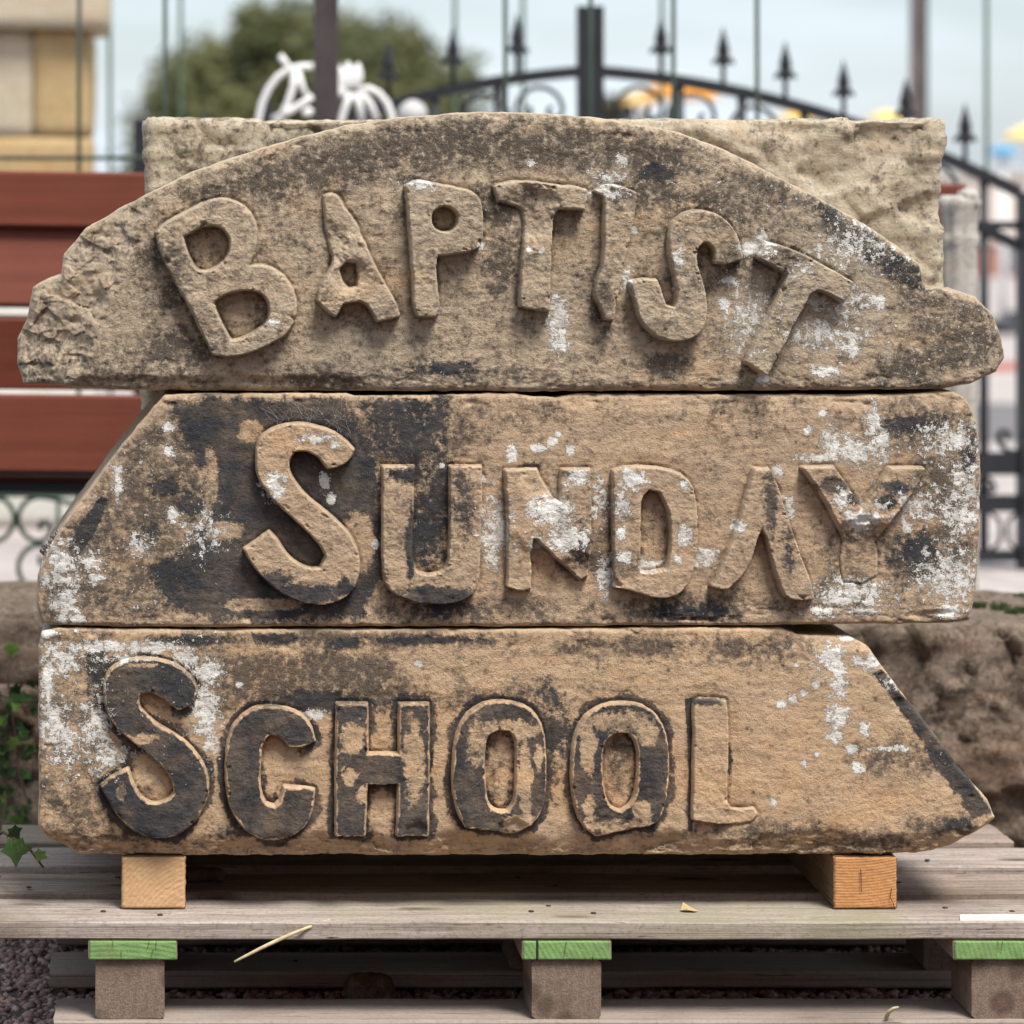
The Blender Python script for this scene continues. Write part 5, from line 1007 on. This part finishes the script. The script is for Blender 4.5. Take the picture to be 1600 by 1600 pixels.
# ================================================================== trees beyond
def tree(name, px, py, y, rx_px, ry_px, nclump, nleaf, lsize, cols, label, flatb=0.5, seed=1):
    r_ = random.Random(seed); s_ = S(y); c = W(px, py, y); rx, rz = rx_px*s_, ry_px*s_
    root = empty(name, (c.x, y, 0.0), label, 'tree')
    tr = MB(); base = Vector((c.x, y, 0.0)); th = c.z
    tr.tube([base, base+Vector((0.05, 0, th*0.4)), base+Vector((0, 0, th*0.8)), base+Vector((0.05, 0, th+rz*0.4))], [0.05*th+0.05, 0.04*th+0.03, 0.03*th, 0.015*th], 10)
    for k in range(7):
        a = k*0.9; e_ = Vector((c.x+rx*0.7*math.cos(a), y+rx*0.6*math.sin(a), c.z+rz*r_.uniform(-0.1, 0.6)))
        tr.tube([base+Vector((0, 0, th*r_.uniform(0.55, 0.85))), (base+Vector((0, 0, th*0.9))).lerp(e_, 0.55), e_], [0.02*th, 0.014*th, 0.006*th], 6)
    tr.build('trunk', M['bark'], root)
    V, F = [], []; tone = []
    for k in range(nclump):
        a, u = r_.uniform(0, 6.283), r_.uniform(-flatb, 1); q = math.sqrt(max(0, 1-u*u)); rad = r_.uniform(0.62, 1.02)
        cc = Vector((c.x+rx*rad*q*math.cos(a), y+rx*rad*q*math.sin(a), c.z+rz*rad*u)); cs = r_.uniform(0.09, 0.24)*rx; tn_ = r_.random()
        for j in range(nleaf):
            d = Vector((r_.gauss(0, 1), r_.gauss(0, 1), r_.gauss(0, 0.8))); d = d/max(d.length, 1e-6)*cs*r_.random()**0.5
            p = cc+d; u1 = Vector((r_.gauss(0, 1), r_.gauss(0, 1), r_.gauss(0, 1))).normalized(); v1 = u1.orthogonal().normalized(); l = lsize*r_.uniform(0.6, 1.3)
            n0 = len(V); V += [p-u1*l, p+v1*l*0.45, p+u1*l, p-v1*l*0.45]; F.append((n0, n0+1, n0+2, n0+3)); tone += [tn_]*4
    mesh_obj('crown', [tuple(v) for v in V], F, cols, root, False, {'tone': np.array(tone)})
    return root
M['bark'] = plain('bark', (0.06, 0.045, 0.035), 0.95)
def crown_mat(name, a, b2):
    m, n, b = newmat(name); t = NT(n); n.links.new(t.mix(t.attr('tone'), a, b2), b.inputs['Base Color']); b.inputs['Roughness'].default_value = 0.6; return m
M['crown'] = crown_mat('olive_foliage', (0.055, 0.065, 0.022), (0.115, 0.115, 0.045))
M['crown2'] = crown_mat('dark_foliage', (0.05, 0.04, 0.03), (0.08, 0.075, 0.04))
tree('broadleaf_tree', 490, 235, 36.0, 275, 222, 300, 110, 0.085, M['crown'], 'round dark olive tree beyond the left gate', seed=3)
tree('small_tree', 972, 225, 30.0, 60, 75, 40, 90, 0.07, M['crown2'], 'small dull brown-green tree beyond the gates beside the orange parasol', seed=5)
tree('garden_shrub', 20, 800, 5.6, 40, 110, 50, 120, 0.022, M['crown2'], 'dark brown-green shrub behind the scroll railing', seed=8)

# ================================================================== parasols, house and van beyond the gates
def parasol(px, py, y, wpx, col, label):
    s_ = S(y); c = W(px, py, y); r = wpx*s_/2; mt = plain('canopy_cloth', col, 0.7, var=0.12, nsc=2)
    root = empty('parasol', (c.x, y, 0.12), label, 'parasol', 'coloured parasols beyond the gates')
    n = 8; V = [(c.x, y, c.z+r*0.42)]; F = []
    for j, (f, z) in enumerate([(0.35, 0.34), (0.7, 0.18), (1.0, -0.04), (1.0, -0.16)]):
        for k in range(n): a = 2*math.pi*k/n+0.3; V.append((c.x+r*f*math.cos(a), y+r*f*math.sin(a), c.z+r*z))
    F += [(0, 1+k, 1+(k+1) % n) for k in range(n)]
    for j in range(3): F += [(1+j*n+k, 1+(j+1)*n+k, 1+(j+1)*n+(k+1) % n, 1+j*n+(k+1) % n) for k in range(n)]
    mesh_obj('canopy', V, F, mt, root, False)
    b = MB(); b.tube([(c.x, y, 0.12), (c.x, y, c.z+r*0.45)], 0.025, 8); b.build('pole', M['white_paint'], root)
    b = MB(); b.lathe([(0.25, 0.12), (0.25, 0.18), (0.05, 0.22)], (c.x, y, 0), 12); b.build('base', M['iron'], root)
parasol(1062, 145, 24.0, 125, (0.75, 0.33, 0.05), 'orange parasol beyond the right gate leaf')
parasol(1000, 158, 28.0, 60, (0.72, 0.45, 0.10), 'small amber parasol between the brown tree and the orange parasol')
parasol(1243, 186, 30.0, 60, (0.75, 0.48, 0.08), 'low yellow parasol under the sloping gate rail')
parasol(1384, 186, 30.0, 60, (0.78, 0.60, 0.12), 'yellow parasol beside the grey lamp pole')
parasol(1612, 212, 20.0, 90, (0.80, 0.62, 0.22), 'pale yellow parasol beside the blue one')
parasol(1567, 237, 18.0, 48, (0.02, 0.28, 0.52), 'small bright blue parasol beyond the gate end')
M['render'] = plain('cream_render', (0.62, 0.54, 0.49), 0.9, var=0.12, nsc=1.5)
m, n_, b_ = newmat('red_brick'); t = NT(n_); bk = n_.nodes.new('ShaderNodeTexBrick'); bk.inputs['Scale'].default_value = 4; bk.inputs['Color1'].default_value = (0.36, 0.12, 0.085, 1); bk.inputs['Color2'].default_value = (0.42, 0.16, 0.11, 1); bk.inputs['Mortar'].default_value = (0.4, 0.34, 0.3, 1)
n_.links.new(t.mapped((1, 1, 1), rot=(R(90), 0, 0)), bk.inputs[0]); n_.links.new(bk.outputs[0], b_.inputs['Base Color']); M['brick'] = m
M['glass'] = plain('window_glass', (0.09, 0.10, 0.10), 0.15, var=0.2)
M['slate'] = plain('grey_roof', (0.20, 0.19, 0.20), 0.8)
HY = 34.0; hs = S(HY)
hx0, hx1 = W(1440, 0, HY).x, W(2100, 0, HY).x; zf = lambda py: CAMZ+(VY-py)*hs
house = empty('boundary_wall', (hx0, HY, 0.12), 'long cream rendered boundary wall with red brick base beyond the gates', 'wall')
b = MB(); b.box((hx0, HY, 0.12), (hx1, HY+0.4, zf(380))); b.build('brick_base', M['brick'], house, False)
b = MB(); b.box((hx0-0.04, HY-0.04, zf(380)), (hx1+0.04, HY+0.44, zf(276))); b.build('rendered_wall', M['render'], house, False)
b = MB(); b.box((hx0-0.1, HY-0.1, zf(276)), (hx1+0.1, HY+0.5, zf(268))); b.build('coping', M['pale_stone'], house, False)
for px in (1560, 1680, 1800):
    p0, p1 = W(px, 426, HY), W(px+46, 386, HY); b = MB(); b.box((p0.x, HY-0.03, p0.z), (p1.x, HY+0.1, p1.z)); b.build('vent_panel', M['slate'], house, False)
b = MB(); b.box((-40, 13.2, 0.115), (60, 14.0, 0.126)); struct(b.build('red_path', ground_mat('red_tarmac', (0.34, 0.09, 0.06), (0.4, 0.11, 0.07), (0.28, 0.08, 0.06), sc=20), smooth=False))
# grey kerbed strip of road behind the gates
b = MB(); b.box((-30, 8.2, 0.115), (60, 10.4, 0.126)); struct(b.build('road', ground_mat('asphalt_road', (0.16, 0.15, 0.155), (0.2, 0.19, 0.19), (0.13, 0.12, 0.12), sc=20), smooth=False))
# lamp pole
LY = 11.0; p0, p1 = W(1421, 0, LY), W(1449, 0, LY); lp = empty('lamp_pole', ((p0.x+p1.x)/2, LY, 0.12), 'tall brown-grey pole beyond the right gate leaf', 'pole')
b = MB(); b.tube([((p0.x+p1.x)/2, LY, 0.12), ((p0.x+p1.x)/2, LY, 1.2), ((p0.x+p1.x)/2+0.01, LY, 5.2)], [(p1.x-p0.x)/2*1.05, (p1.x-p0.x)/2, (p1.x-p0.x)/2*0.85], 14); b.build('pole_shaft', plain('weathered_pole', (0.17, 0.135, 0.125), 0.85, nsc=5), lp)
xm = (p0.x+p1.x)/2; b = MB(); b.tube([(xm+0.022, LY-0.05, 0.2), (xm+0.022, LY-0.05, 5.0)], 0.008, 6); b.build('cable', M['green_iron'], lp)
b = MB(); b.tube([(xm, LY, 5.15), (xm+0.3, LY, 5.45), (xm+0.75, LY, 5.5)], [0.03, 0.028, 0.02], 8); b.build('lamp_arm', M['iron'], lp)

# unseen brick workshop added behind the camera to block low front light
SY = -8.5
light_blocker = empty('light_block_workshop', (0, SY, 0), 'unseen long red brick workshop behind the camera, added to block low front light', 'light-blocking building')
b = MB(); b.box((-9, SY-5, 0), (9, SY, 4.6)); b.build('wall', M['brick'], light_blocker, False)
b = MB(); b.add([(-9.3, SY+0.3, 4.6), (9.3, SY+0.3, 4.6), (9.3, SY-5.3, 4.6), (-9.3, SY-5.3, 4.6), (-9.3, SY-2.5, 6.2), (9.3, SY-2.5, 6.2)], [(0, 1, 5, 4), (1, 2, 5), (2, 3, 4, 5), (3, 0, 4), (0, 3, 2, 1)]); b.build('roof', M['slate'], light_blocker, False)
for xw in (-7, -4.2, 3.2, 6):
    b = MB(); b.box((xw-0.6, SY-0.02, 1.0), (xw+0.6, SY+0.03, 2.4)); wn = b.build('window', M['glass'], light_blocker, False); b = MB(); b.box((xw-0.7, SY-0.02, 0.9), (xw+0.7, SY+0.1, 1.0)); b.build('sill', M['pale_stone'], wn, False)
b = MB(); b.box((-1.6, SY-0.02, 0.0), (1.0, SY+0.04, 2.6)); b.build('door', M['green_iron'], light_blocker, False)
